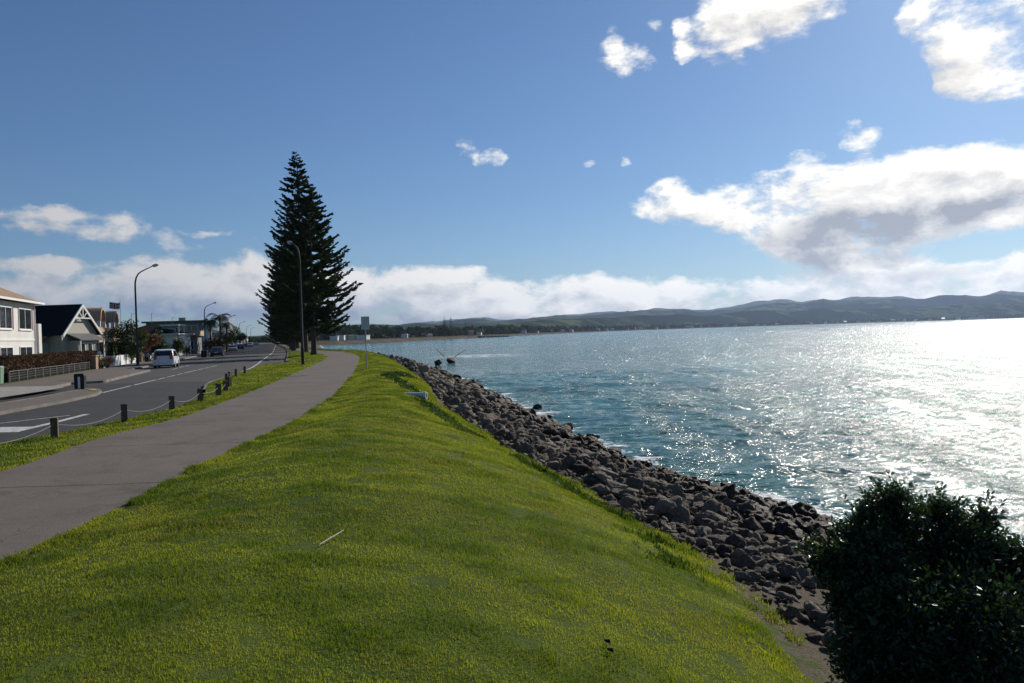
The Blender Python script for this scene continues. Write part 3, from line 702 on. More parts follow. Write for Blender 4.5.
# ------------------------------------------------------------------ bollards and rope
pm = MB(); pm.box(-.072, .072, -.072, .072, -.2, .47, tx=.0, ty=0); pm = pm.mesh('post'); 
tm = MB(); tm.box(-.076, .076, -.076, .076, .47, .50); tm.box(-.07, .07, -.07, .07, .50, .52, tx=.02, ty=.02); tm = tm.mesh('cap')
pm.materials.append(M['post']); tm.materials.append(M['post_top'])
def bollard(loc, rz, lab, s=1.0):
    o = empty('bollard', loc, rz, lab, 'bollard', 'timber bollards along the road edge')
    for me, nm in ((pm, 'post'), (tm, 'cap')):
        c = bpy.data.objects.new(nm, me); COL.objects.link(c); c.parent = o; c.scale = (s, s, s)
    return o
bp_ = [((55, 441), 'nearest timber bollard, standing left by the road markings'), ((124.5, 424), 'second timber bollard from the camera, rope on both sides'), ((172, 412), 'third timber bollard from the camera, before the kerb corner'),
       ((200.5, 403.6), 'fourth timber bollard, beside the start of the kerb corner'), ((218.7, 397.5), 'fifth timber bollard, inside the kerb corner on the grass'), ((225.7, 393), 'bollard just right of the fifth one, in the close cluster'),
       ((229.6, 388.5), 'bollard half hidden behind the cluster, lowest behind'), ((227.4, 384.5), 'bollard in the middle of the cluster, left one of the overlapping pair'), ((229.8, 381.2), 'bollard in the cluster, farther right one of the overlapping pair'),
       ((236.5, 378), 'second farthest timber bollard beside the white edge line'), ((245.2, 375), 'farthest timber bollard beside the white edge line')]
bpos = []
for i, (p, lab) in enumerate(bp_):
    c = G(p[0], p[1], .10); bpos.append(c); bollard(c, R(20+7*i), lab, 1.0+.04*math.sin(i*2.1))
left = bpos[0]+(bpos[0]-bpos[1]); bollard(left, .3, 'timber bollard left of the nearest one, off the picture edge')
def rope(a, b_, lab, sag=.2):
    mb = MB(); pts = []
    for i in range(13):
        u = i/12; p = a.lerp(b_, u); pts.append((p.x, p.y, .38+.1-sag*4*u*(1-u)))
    mb.tube(pts, .010, 6); tag(mb.build('rope', M['rope']), lab, 'rope', 'sagging ropes between bollards')
rl = ['rope sagging from the nearest bollard out of the picture on the left', 'rope sagging between the first and second bollards', 'rope sagging between the second and third bollards', 'short rope between the third and fourth bollards', 'rope over the grass between the fourth and fifth bollards', 'short rope between the fifth bollard and the cluster']
ch = [left]+bpos[:6]
for i in range(6): rope(ch[i], ch[i+1], rl[i], .17 if i < 4 else .1)
# ------------------------------------------------------------------ path sign
sp = G(366.8, 369.5, .3)
o = empty('sign_post', sp, R(6), 'pale rectangular sign on a thin steel post beside the path', 'sign')
mb = MB(); mb.tube([(0, 0, -.2), (0, 0, 3.05)], .03, 8); mb.build('post', M['steel'], o)
mb = MB(); mb.box(-.24, .24, -.045, -.03, 2.35, 3.12); s_ = mb.build('sign_panel', material('sign_back', (.55, .56, .57), .5, var=.12), o)
mb = MB(); mb.box(-.24, .24, -.030, -.02, 2.5, 2.54); mb.box(-.24, .24, -.030, -.02, 2.9, 2.94); mb.build('bracket', M['steel'], o)
# pipe, stick, litter
def gz(px, py):
    z = .4
    for _ in range(30): c = G(px, py, z); z = .5*z+.5*float(ztn(c.x, c.y))
    return Vector((c.x, c.y, z))
p1 = gz(426.5, 400.5); d = Vector((1, -.25, 0)).normalized()
o = empty('drain_pipe', (p1.x, p1.y, p1.z+.10), math.atan2(d.y, d.x), 'white drain pipe end poking out of the grassy bank above the rocks', 'pipe')
mb = MB(); n = 16
vs = []; fs = []
for r_, x in ((.10, -1.0), (.10, 0), (.085, 0), (.085, -.9)):
    for j in range(n): vs.append((x, r_*math.cos(j*6.283/n), r_*math.sin(j*6.283/n)+.07))
for k in range(3):
    for j in range(n): fs.append((k*n+j, k*n+(j+1) % n, (k+1)*n+(j+1) % n, (k+1)*n+j))
mb.add(vs, fs, None, True); mb.build('pipe', M['pvc'], o)
mb = MB(); vs = []; fs = []
for r_, x in ((.101, -.08), (.118, -.08), (.118, .01), (.086, .01)):
    for j in range(n): vs.append((x, r_*math.cos(j*6.283/n), r_*math.sin(j*6.283/n)+.07))
for k in range(3):
    for j in range(n): fs.append((k*n+j, k*n+(j+1) % n, (k+1)*n+(j+1) % n, (k+1)*n+j))
mb.add(vs, fs, None, True); mb.build('rim', M['pvc'], o)
def gz(px, py):
    z = .4
    for _ in range(12): c = G(px, py, z); z = float(ztn(c.x, c.y))
    return Vector((c.x, c.y, z))
a = gz(320, 549.5); b_ = gz(344, 538); mb = MB(); mb.tube([a+Vector((0, 0, .045)), a.lerp(b_, .35)+Vector((.0, .012, .055)), a.lerp(b_, .7)+Vector((0, -.008, .065)), b_+Vector((0, 0, .075))], [.0035, .006, .006, .004], 6)
tag(mb.build('stick', M['stick']), 'thin bleached stick lying on the lawn in the middle foreground', 'stick')
for p, lab in (((608, 648), 'small dark clod on the lower right lawn, upper one'), ((611, 657), 'small dark clod on the lower right lawn, lower one')):
    c = gz(*p); V, F = rock_shape(300, 1); me = np_mesh('clod', V*.06, F, True); attr(me, 'shade', np.zeros(len(V))); o = link('clod', me, M['rubber']); o.location = c+Vector((0, 0, .05)); tag(o, lab, 'clod')
# ------------------------------------------------------------------ cars
def car(kind, paint, loc, rz, label, name='parked_car'):
    """x = forwards, built 4.4 m long"""
    o = empty(name, loc, rz, label, 'car', 'cars parked along the road')
    if kind == 'van':
        L, Wd, H = 4.5, 1.76, 1.68
        side = [(-2.22, .32), (-2.25, .62), (-2.2, 1.0), (-2.08, 1.2), (-1.88, 1.58), (-1.7, 1.65), (-.6, 1.68), (.35, 1.62), (.85, 1.42), (1.35, 1.08), (1.9, .96), (2.2, .78), (2.25, .5), (2.2, .3)]
        belt = 1.0; roof = 1.6
    else:
        L, Wd, H = 4.4, 1.72, 1.44
        side = [(-2.2, .34), (-2.22, .62), (-2.15, .92), (-1.75, .99), (-1.2, 1.34), (-.7, 1.43), (.1, 1.44), (.5, 1.34), (1.15, .98), (1.8, .88), (2.12, .74), (2.2, .5), (2.15, .3)]
        belt = .93; roof = 1.38
    def section(off):
        return [(x, z) for x, z in side]
    # body: cross-sections across the width, narrowing above the belt (tumblehome)
    ws = [-1, -.93, -.80, 0, .80, .93, 1]; vs = []; fs = []; n = len(side)
    for w in ws:
        for x, z in side:
            y = w*Wd/2
            if z > belt: y *= 1-.17*((z-belt)/(H-belt))
            k = {1: .965, .93: .992}.get(abs(w), 1); xx = x*k
            zz = z if abs(w) < .93 else (z-(.02 if z > .9 else 0) if abs(w) < 1 else z-(.05 if z > .9 else 0)+(.04 if z < .4 else 0))
            vs.append((xx, y, zz))
    for i in range(len(ws)-1):
        for j in range(n): fs.append((i*n+j, i*n+(j+1) % n, (i+1)*n+(j+1) % n, (i+1)*n+j))
    fs += [tuple(range(n)), tuple(range((len(ws)-1)*n, len(ws)*n))[::-1]]
    mb = MB(); mb.add(vs, fs, None, True); mb.build('body', paint, o)
    # glass set just proud of the body
    yb = lambda z: Wd/2*(1-.17*((z-belt)/(H-belt)))*1.0+.006
    def sideglass(s):
        gb = MB()
        if kind == 'van': segs = [[(-1.85, 1.08), (-1.15, 1.06), (-1.15, 1.50), (-1.72, 1.5)], [(-1.08, 1.06), (-.15, 1.04), (-.15, 1.52), (-1.08, 1.52)], [(-.07, 1.04), (.95, 1.02), (.45, 1.48), (-.07, 1.52)]]
        else: segs = [[(-1.5, 1.0), (-.95, .98), (-.95, 1.30), (-1.15, 1.28)], [(-.9, .98), (-.02, .98), (-.02, 1.34), (-.9, 1.32)], [(.04, .98), (.95, .98), (.45, 1.27), (.04, 1.34)]]
        for sg in segs:
            q = [(x, s*(yb(z)), z-.01) for x, z in sg]+[(x, s*(yb(z)-.03), z-.01) for x, z in sg]
            gb.add(q, [(0, 1, 2, 3), (7, 6, 5, 4), (0, 4, 5, 1), (1, 5, 6, 2), (2, 6, 7, 3), (3, 7, 4, 0)])
        gb.build('side_window', M['glass'], o)
    sideglass(1); sideglass(-1)
    def endglass(xa, za, xb, zb, nm, s):
        gb = MB(); ya, y2 = yb(za)*.90, yb(zb)*.88; e = .015*s
        q = [(xa+e, -ya, za), (xa+e, ya, za), (xb+e, y2, zb), (xb+e, -y2, zb)]+[(xa-.03*s, -ya, za), (xa-.03*s, ya, za), (xb-.03*s, y2, zb), (xb-.03*s, -y2, zb)]
        gb.add(q, [(0, 1, 2, 3), (7, 6, 5, 4), (0, 4, 5, 1), (1, 5, 6, 2), (2, 6, 7, 3), (3, 7, 4, 0)]); gb.build(nm, M['glass'], o)
    if kind == 'van': endglass(-2.135, 1.10, -1.925, 1.53, 'rear_window', -1); endglass(1.33, 1.12, .90, 1.41, 'windscreen', 1)
    else: endglass(-1.735, 1.02, -1.275, 1.31, 'rear_window', -1); endglass(1.12, 1.02, .58, 1.32, 'windscreen', 1)
    for x in (-1.36, 1.38):
        for s in (-1, 1):
            wb = MB(); wb.tube([(x, s*(Wd/2-.20), .32), (x, s*(Wd/2+.012), .32)], .32, 20); w_ = wb.build('wheel', M['rubber'], o)
            rb = MB(); rb.tube([(x, s*(Wd/2-.0), .32), (x, s*(Wd/2+.022), .32)], .20, 16); rb.build('rim', M['alloy'], w_)
    for s in (-1, 1):
        lb_ = MB()
        if kind == 'van': lb_.box(-2.255, -2.10, s*.66-.12, s*.66+.12, .78, 1.12); lb_.box(-2.12, -1.98, s*.72-.07, s*.72+.05, 1.12, 1.34)
        else: lb_.box(-2.235, -2.1, s*.62-.17, s*.62+.17, .72, .90)
        lb_.build('tail_light', M['red_lens'], o)
        hb = MB(); hb.box(2.02, 2.20, s*.60-.18, s*.60+.18, .62, .78); hb.build('headlight', M['clear_lens'], o)
        mb = MB(); mb.box(.72, .86, s*(Wd/2+.10)-.09, s*(Wd/2+.10)+.07, .98, 1.12); mb.build('mirror', paint, o)
    for x0, x1, z0, z1 in ((-2.30, -2.14, .28, .46), (2.12, 2.28, .26, .42)): mb = MB(); mb.box(x0, x1, -.8, .8, z0, z1); mb.build('bumper', M['black'] if kind != 'van' else paint, o)
    mb = MB(); mb.box(-2.275, -2.2, -.26, .26, .62 if kind != 'van' else .56, .73 if kind != 'van' else .67); mb.build('number_plate', M['white'], o)
    mb = MB(); mb.box(-2.0, 2.0, -.78, .78, .16, .36); mb.build('underbody', M['black'], o)
    return o
CRZ = math.atan2(RDIR.y, RDIR.x)
def car_at(px, py, kind, paint, label, flip=False, dz=0):
    c = G(px, py, 0.0); car(kind, paint, c+RDIR*2.2+Vector((0, 0, zr(c.x, c.y)*0)), CRZ+(math.pi if flip else 0)+dz, label)
car_at(163.5, 368.2, 'van', M['paint_w'], 'white people mover parked by the white fences, seen from behind')
car_at(216.5, 356.8, 'saloon', M['paint_k'], 'black car parked beside the black rubbish bin')
car_at(232.5, 351.6, 'saloon', M['paint_s'], 'silver car parked just beyond the black car', flip=True)
car_at(240.5, 349.3, 'saloon', M['paint_k'], 'dark car parked right behind the silver car')
car_at(250, 346.6, 'saloon', M['paint_s'], 'silver car farther along the road near the pines', flip=True)
car_at(256.6, 345.5, 'saloon', M['paint_w'], 'small far white car where the road disappears')
for i in range(5):
    Y = 250+i*42; c = Vector((VL(Y, 2.6), Y, 0)); car('saloon', [M['paint_w'], M['paint_k'], M['paint_r'], M['paint_s'], M['paint_w']][i], c, CRZ, ['white', 'black', 'red', 'silver', 'white'][i]+' car parked far down on the house side of the road'+(', the last one' if i == 4 else ''))
# ------------------------------------------------------------------ houses; local x = along the street away, y = back from the street
def window(x0, x1, z0, z1, par, face='front', y=0.0, x=0.0, frame=None, mull=1, fl=None):
    """face front: plane y = const looking to -y; side: plane x = const looking to -x"""
    fw = .07; mb = MB(); gb = MB()
    def bx(m_, a, b_, c, d, o0, o1):
        if face == 'front': m_.box(a, b_, y-o1, y-o0, c, d)
        elif face == 'side': m_.box(x-o1, x-o0, a, b_, c, d)
        else: m_.box(x+o0, x+o1, a, b_, c, d)
    bx(mb, x0, x1, z0, z0+fw, -.02, .06); bx(mb, x0, x1, z1-fw, z1, -.02, .06); bx(mb, x0, x0+fw, z0+fw, z1-fw, -.02, .06); bx(mb, x1-fw, x1, z0+fw, z1-fw, -.02, .06)
    for i in range(mull):
        u = x0+(x1-x0)*(i+1)/(mull+1); bx(mb, u-.03, u+.03, z0+fw, z1-fw, -.02, .05)
    bx(mb, x0-.06, x1+.06, z0-.07, z0-.005, -.02, .10)
    w = mb.build('window', frame or M['white'], par); bx(gb, x0+fw-.01, x1-fw+.01, z0+fw-.01, z1-fw+.01, -.01, .02); gb.build('pane', M['glass'], w)
def hip_roof(x0, x1, y0, y1, z, h, ov, par, mat, trim=True, ridge='x', gut=True):
    a, b_, c, d = x0-ov, x1+ov, y0-ov, y1+ov; mb = MB()
    if ridge == 'x': k = (d-c)/2; r0, r1 = (a+k, (c+d)/2), (b_-k, (c+d)/2)
    else: k = (b_-a)/2; r0, r1 = ((a+b_)/2, c+k), ((a+b_)/2, d-k)
    vs = [(a, c, z), (b_, c, z), (b_, d, z), (a, d, z), (r0[0], r0[1], z+h), (r1[0], r1[1], z+h)]
    fs = [(0, 1, 5, 4), (2, 3, 4, 5), (1, 2, 5), (3, 0, 4), (3, 2, 1, 0)] if ridge == 'x' else [(0, 1, 4), (1, 2, 5, 4), (2, 3, 5), (3, 0, 4, 5), (3, 2, 1, 0)]
    mb.add(vs, fs); r = mb.build('roof', mat, par)
    if gut:
        g_ = MB(); t_ = .12
        g_.box(a-.05, b_+.05, c-.08, c-.002, z-.13, z+.03); g_.box(a-.05, b_+.05, d+.002, d+.08, z-.13, z+.03); g_.box(a-.08, a-.002, c, d, z-.13, z+.03); g_.box(b_+.002, b_+.08, c, d, z-.13, z+.03)
        g_.build('gutter', M['white'], r)
    return r
def gable_roof(x0, x1, y0, y1, z, h, ov, par, mat, ridge='y', wall=None, th=.14, eave=None):
    """two sloping slabs and the gable walls"""
    eave = ov if eave is None else eave
    mb = MB(); wb = MB()
    if ridge == 'y':
        xm = (x0+x1)/2; s = h/(xm-x0)
        prof = [(x0-eave, z-eave*s), (xm, z+h), (x1+eave, z-eave*s), (x1+eave, z-eave*s+th), (xm, z+h+th), (x0-eave, z-eave*s+th)]
        mb.prism(prof, y0-ov, y1+ov, 'y'); wb.prism([(x0+.01, z-.002), (x1-.01, z-.002), (xm, z+h-.02)], y0+.0, y1, 'y')
    else:
        ym = (y0+y1)/2; s = h/(ym-y0)
        prof = [(y0-eave, z-eave*s), (ym, z+h), (y1+eave, z-eave*s), (y1+eave, z-eave*s+th), (ym, z+h+th), (y0-eave, z-eave*s+th)]
        mb.prism(prof, x0-ov, x1+ov, 'x'); wb.prism([(y0+.01, z-.002), (y1-.01, z-.002), (ym, z+h-.02)], x0, x1, 'x')
    r = mb.build('roof', mat, par); g_ = wb.build('gable', wall or M['board'], par); return r, g_
def walls(x0, x1, y0, y1, z0, z1, par, mat, name='wall'):
    mb = MB(); mb.box(x0, x1, y0, y1, z0, z1); return mb.build(name, mat, par)
# house 1: white two storeys, tan tiled hip roof
c = RV(35.5, -5.2)
h = empty('house', (c.x, c.y, 0), RZ, 'white two-storey house with a tan tiled roof at the left edge', 'house', 'houses along the street')
walls(-13, 0, 0, 9, 0, 5.55, h, M['render']); hip_roof(-13, 0, 0, 9, 5.68, 2.5, .55, h, M['tan_tile'])
mb = MB(); mb.box(-13, 0, -.05, -.005, 2.72, 2.86); mb.build('band', M['white'], h)
M['pinkf'] = material('mauve_shutter', (.20, .12, .14), .7)
for x0, x1 in ((-4.3, -1.1), (-8.8, -6.0), (-12.3, -10)):
    window(x0, x1, 3.55, 5.15, h, frame=M['white'], mull=1); window(x0, x1, .95, 2.3, h, frame=M['white'], mull=1)
    mb = MB(); mb.box(x1+.01, x1+.36, -.07, -.005, 3.5, 5.15); mb.build('shutter', M['pinkf'], h)
window(2, 4.5, 3.6, 5.0, h, 'xside', x=0, mull=1)
mb = MB(); mb.tube([(-.25, -.08, .1), (-.25, -.08, 5.5)], .05, 8); mb.build('downpipe', M['white'], h)
mb = MB(); mb.box(.02, .85, -.25, .25, 0, 4.05); mb.build('wing_wall', M['render'], h)
# house 2: dark roofed villa with a fretted gable
c = AT(80, 340, 84)
h = empty('house', (c.x, c.y, 0), R(88), 'cream weatherboard villa with a black roof and white fretwork gable', 'house', 'houses along the street')
walls(-3.2, 3.2, 0, 10, 0, 3.6, h, M['board']); r, g_ = gable_roof(-3.2, 3.2, 0, 10, 3.6, 2.75, .35, h, M['black_roof'], eave=.35)
mb = MB(); s = 2.75/3.2
for k in (-1, 1):
    mb.prism([(k*3.65, 3.6-.45*s-.16), (0, 6.35-.16), (0, 6.35+.16), (k*3.65, 3.6-.45*s+.18)], -.46, -.36, 'y')
mb.box(-.06, .06, -.44, -.37, 5.0, 6.2); mb.box(-1.35, 1.35, -.44, -.37, 4.98, 5.1)
for k in (-1, 1): mb.prism([(k*.05, 5.1), (k*.15, 5.1), (k*.75, 5.62), (k*.65, 5.68)], -.43, -.38, 'y')
mb.build('bargeboard', M['white'], g_)
mb = MB()
for i in range(15): mb.box(-3.19, 3.19, -.02, -.003, .4+i*.21, .4+i*.21+.02)
mb.build('weatherboard_lap', M['board'], h)
walls(-2.0, 1.8, -1.0, -.001, 0, 2.75, h, M['board'], 'bay'); 
mb = MB(); mb.add([(-2.4, -1.45, 2.75), (2.2, -1.45, 2.75), (2.2, .3, 3.5), (-2.4, .3, 3.5), (-2.4, -1.45, 2.87), (2.2, -1.45, 2.87), (2.2, .3, 3.62), (-2.4, .3, 3.62)], [(3, 2, 1, 0), (4, 5, 6, 7), (0, 1, 5, 4), (1, 2, 6, 5), (2, 3, 7, 6), (3, 0, 4, 7)]); mb.build('porch_roof', M['grey_roof'], h)
for x0 in (-1.8, -.5, .8): window(x0, x0+.9, .9, 2.5, h, y=-1.0, mull=0)
for x0 in (-2.3, 2.1): mb = MB(); mb.box(x0-.06, x0+.06, -1.4, -1.28, 0, 2.76); mb.build('column', M['white'], h)
walls(-6.8, -3.21, 1.2, 9, 0, 2.6, h, M['grey_board'], 'side_wing')  # boards coloured darker to stand in for shade in the veranda opening
mb = MB(); mb.add([(-7.3, .8, 2.6), (-3.3, .8, 3.3), (-3.3, 9.3, 3.3), (-7.3, 9.3, 2.6), (-7.3, .8, 2.72), (-3.3, .8, 3.42), (-3.3, 9.3, 3.42), (-7.3, 9.3, 2.72)], [(3, 2, 1, 0), (4, 5, 6, 7), (0, 1, 5, 4), (1, 2, 6, 5), (2, 3, 7, 6), (3, 0, 4, 7)]); mb.build('lean_to_roof', M['black_roof'], h)
window(2.5, 4.6, .9, 2.2, h, 'side', x=-6.8)
# house 3: barrel vaults
c = RV(97, -6.0)
h = empty('house', (c.x, c.y, 0), RZ, 'tan townhouse with two barrel-vaulted roofs and dark red upper walls', 'house', 'houses along the street')
walls(-2, 15, 0, 9, 0, 3.7, h, M['tan']); walls(-1.2, 14.5, 1.3, 9, 3.7, 5.2, h, M['terracotta'], 'upper_wall')
mb = MB(); mb.box(-2.05, 15.05, -.05, .12, 3.7, 4.25); mb.build('balcony_parapet', M['tan'], h)
for x0, w in ((2.2, 1.55), (10.5, 1.45)):
    arc = [(x0+w*math.cos(t), 4.95+w*1.0*math.sin(t)) for t in np.linspace(0, math.pi, 13)]; arci = [(x0+(w-.28)*math.cos(t), 4.95+(w-.28)*math.sin(t)) for t in np.linspace(math.pi, 0, 13)]
    mb = MB(); mb.prism(arc+arci, -.35, 9.2, 'y', smooth=False); mb.build('vault_roof', M['tan'], h)
    mb = MB(); mb.prism(arci[::-1], .9, 1.0, 'y'); mb.build('vault_end', M['terracotta'], h)
    window(x0-.95, x0+.95, 4.3, 5.1, h, y=.9, mull=1); mb = MB(); mb.box(x0-w, x0-w+.28, -.3, .1, 4.25, 4.95); mb.box(x0+w-.28, x0+w, -.3, .1, 4.25, 4.95); mb.build('column', M['white'], h)
mb = MB(); mb.box(-1.4, 15, 1.2, 9.2, 5.2, 5.45); mb.build('flat_roof', M['tan'], h)
for x0 in (-.8, 5.2, 12.8): window(x0, x0+1.7, 4.0, 5.1, h, y=1.3, mull=1)
for x0 in (0, 5, 10): window(x0, x0+2.2, .9, 2.4, h, y=0, mull=1)
window(3, 6, 4.0, 5.0, h, 'side', x=-1.2)
# flag on its pole
c = AT(121.2, 330, 118)
o = empty('flagpole', (c.x, c.y, 0), 0, 'thin flagpole above the tan vaulted townhouse flying a faded flag', 'flagpole')
mb = MB(); top = AT(120.6, 299.5, 118); lx = (top.x-c.x); mb.tube([(0, 0, 0), (0, 0, top.z)], .045, 8); mb.build('pole', M['white'], o)
f0 = MB(); W_, H_ = 1.5, .95; zt_ = top.z-.45; A_ = Matrix.Translation((-.05, 0, zt_)) @ Matrix.Rotation(R(4), 4, 'Y')
def flagpiece(pts, off, mat, nm):
    m_ = MB(); n = 9
    # a waving sheet: cut outline in vertical slices
    vs = []; fs = []
    (x0, x1, z0, z1) = pts
    for i in range(n+1):
        x = x0+(x1-x0)*i/n; y = .10*math.sin(x*4.2)*min(1, x)
        for yy_ in (y-off, y+off):
            vs += [(-x, yy_, z0-.05*math.sin(x*3)), (-x, yy_, z1-.05*math.sin(x*3))]
    for i in range(n):
        a = i*4; fs += [(a, a+1, a+5, a+4), (a+2, a+6, a+7, a+3), (a+1, a+3, a+7, a+5), (a, a+4, a+6, a+2)]
    fs += [(0, 2, 3, 1), (n*4, n*4+1, n*4+3, n*4+2)]
    m_.add(vs, fs, A_); return m_.build(nm, mat, o if nm == 'flag' else fl)
M['flag_b'] = material('flag_blue', (.03, .04, .14), .8); M['flag_r'] = material('flag_red', (.32, .03, .04), .8); M['flag_w'] = material('flag_white', (.6, .58, .6), .8)
fl = None
fl = flagpiece((0, W_, -H_, 0), .006, M['flag_b'], 'flag')
flagpiece((.005, W_-.005, -H_*.66, -H_*.34), .012, M['flag_w'], 'white_cross_bar'); flagpiece((W_*.38, W_*.62, -H_+.005, -.005), .012, M['flag_w'], 'white_cross_post')
flagpiece((.01, W_-.01, -H_*.58, -H_*.42), .018, M['flag_r'], 'red_cross_bar'); flagpiece((W_*.44, W_*.56, -H_+.01, -.01), .018, M['flag_r'], 'red_cross_post')
flagpiece((.01, W_-.01, -.12, -.01), .012, M['flag_w'], 'white_edge'); flagpiece((.01, W_-.01, -H_+.01, -H_+.13), .012, M['flag_w'], 'white_edge')
# house 4: white with a dark roof
c = AT(176, 346, 140)
h = empty('house', (c.x, c.y, 0), R(96), 'long low house with white side wall under a broad dark roof', 'house', 'houses along the street')
walls(0, 9, 0, 10, 0, 3.7, h, M['render']); hip_roof(0, 9, 0, 10, 3.8, 1.9, .6, h, M['black_roof'], ridge='y')
window(2, 3.6, 1.2, 2.6, h, 'side', x=0); window(6.4, 8.2, 1.2, 2.6, h, 'side', x=0); window(1, 3.5, 1.0, 2.5, h)
# house 5: the little white porch tower
c = AT(182.5, 348, 143)
h = empty('porch_tower', (c.x, c.y, 0), RZ-.25, 'narrow white two-storey porch with a slanted open balcony', 'porch', 'houses along the street')
walls(-1.6, 1.5, 0, 3, 0, 3.0, h, M['white']); walls(-1.3, 1.3, .8, 3, 3.0, 5.2, h, M['grey_board'], 'upper_wall')
mb = MB(); mb.box(-1.7, 1.6, -.1, 3.1, 5.2, 5.42); mb.build('roof', M['white'], h)
for x0 in (-1.55, 1.35): mb = MB(); mb.prism([(x0-.0, 3.0), (x0+.2, 3.0), (x0*.8+.2, 5.2), (x0*.8, 5.2)], 0, .2, 'y'); mb.build('column', M['white'], h)
mb = MB(); mb.box(-1.6, 1.5, -.06, .0, 3.0, 3.9); mb.build('balcony_rail', M['white'], h)
window(-.9, .9, 3.4, 4.9, h, y=.8); window(-1.1, 1.1, .8, 2.3, h, y=0, mull=1); window(.7, 2.4, 3.5, 4.7, h, 'side', x=-1.3, mull=0); window(.7, 2.4, 1, 2.3, h, 'side', x=-1.6, mull=0)
# house 6: long flat roof with a box on top
c = AT(203, 345, 176)
h = empty('house', (c.x, c.y, 0), R(98), 'long two-storey flat-roofed house with a small box on its roof', 'house', 'houses along the street')
walls(0, 9, 0, 11.5, 0, 6.6, h, M['grey_board']); mb = MB(); mb.box(-.8, 9.6, -.8, 12.2, 6.6, 6.95); r = mb.build('roof', M['grey_roof'], h)
mb = MB(); mb.box(1.5, 3, 3.8, 5.2, 6.96, 7.65); mb.build('roof_box', M['steel'], r)
for y0 in (1, 4.4, 8): window(y0, y0+2.4, 4.0, 5.9, h, 'side', x=0)
for x0 in (1, 5.5): window(x0, x0+2.5, 4.0, 5.8, h, frame=M['white']); window(x0, x0+2.5, .9, 2.4, h)
walls(-.02, 1.0, -1.2, -.01, 0, 6.3, h, M['white'], 'lit_end_wall')  # white slab stands in for the sunlit end wall facing the street
# canopies and small fronts before it
c = AT(197.5, 346, 150)
h = empty('garage', (c.x, c.y, 0), R(100), 'small cream flat-roofed garage front beside the flat-roofed house', 'garage', 'houses along the street')
walls(0, 4, 0, 3.2, 0, 3.4, h, M['grey_board']); mb = MB(); mb.box(-.3, 4.3, -.4, 3.4, 3.4, 4.35); mb.build('fascia', M['cream'], h); window(.6, 2.6, .9, 2.5, h, 'side', x=0)
rh = random.Random(5)
def street_house(px, v, w, dep, z, roofh, wall, roof, label, kind='hip', rz=None):
    c = RV(px, v); h = empty('house', (c.x, c.y, 0), RZ if rz is None else rz, label, 'house', 'houses along the street')
    walls(0, w, 0, dep, 0, z, h, wall)
    if kind == 'hip': hip_roof(0, w, 0, dep, z+.1, roofh, .5, h, roof)
    elif kind == 'gable': gable_roof(0, w, 0, dep, z, roofh, .4, h, roof, wall=wall)
    else: mb = MB(); mb.box(-.5, w+.5, -.5, dep+.5, z, z+.35); mb.build('roof', roof, h)
    n = max(2, int(w/3.4)); fl_ = 2 if z > 4.5 else 1
    for k in range(n):
        for f in range(fl_): x0 = .8+k*(w-1)/n; window(x0, x0+1.5, .9+2.8*f, 2.3+2.8*f, h, mull=1)
    for f in range(fl_):
        for y0 in (1.2, dep-3.4): window(y0, y0+1.8, .95+2.8*f, 2.3+2.8*f, h, 'side', x=0)
    return h
street_house(209, -5, 8, 8, 3.2, 1.5, M['cream'], M['black_roof'], 'low cream bungalow with a black hipped roof behind the black car')
street_house(216, -5, 9, 9, 3.0, 1.4, M['white'], M['red_roof'], 'white bungalow with a dull red roof behind the palm')
street_house(223, -6, 10, 9, 5.6, 1.6, M['tan'], M['grey_roof'], 'tan two-storey house with a grey roof beyond the palm')
street_house(229, -6, 12, 9, 3.0, 1.8, M['render'], M['black_roof'], 'white gabled bungalow beyond the silver car', 'gable')
street_house(233.5, -6, 14, 9, 5.6, 1.6, M['cream'], M['red_roof'], 'cream two-storey house with a red roof far along the street')
street_house(237.5, -6, 16, 9, 3.2, 1.8, M['white'], M['grey_roof'], 'white bungalow with a grey roof far along the street')
street_house(241.0, -6, 20, 9, 5.4, 1.6, M['tan'], M['tan_tile'], 'tan two-storey house with a tan roof far along the street')
street_house(244.0, -6, 24, 9, 3.4, 1.8, M['render'], M['red_roof'], 'white bungalow with a red roof near the vanishing point')
street_house(247.0, -6, 30, 9, 5.6, 1.8, M['cream'], M['black_roof'], 'cream two-storey house with a black roof near the vanishing point')
c = RV(35.5, -5.2)
for k, (dx, lab) in enumerate(((-32, 'white house beyond the left edge of the picture'),)):
    p = Vector((c.x, c.y, 0))-RDIR*30; h = empty('house', p, RZ, lab, 'house', 'houses along the street'); walls(0, 11, 0, 9, 0, 3, h, M['board']); hip_roof(0, 11, 0, 9, 3.1, 1.8, .5, h, M['grey_roof']); window(2, 4, 1, 2.3, h); window(6, 8, 1, 2.3, h)
# antennas
for p, Y, hh, lab in (((131.5, 313.5), 130, 0, 'thin television aerial pole left of the long dark roof'), ((151.5, 313), 150, 0, 'tall thin aerial mast above the long dark roof'), ((172, 317.5), 150, 0, 'short aerial with a bent top above the flat roof')):
    tp = AT(p[0], p[1], Y); mb = MB(); mb.tube([(tp.x, Y, 0), (tp.x, Y, tp.z)], .04, 6); mb.tube([(tp.x, Y, tp.z-.05), (tp.x+.55, Y, tp.z-.02)], .025, 5)
    tag(mb.build('aerial', M['steel']), lab, 'aerial')
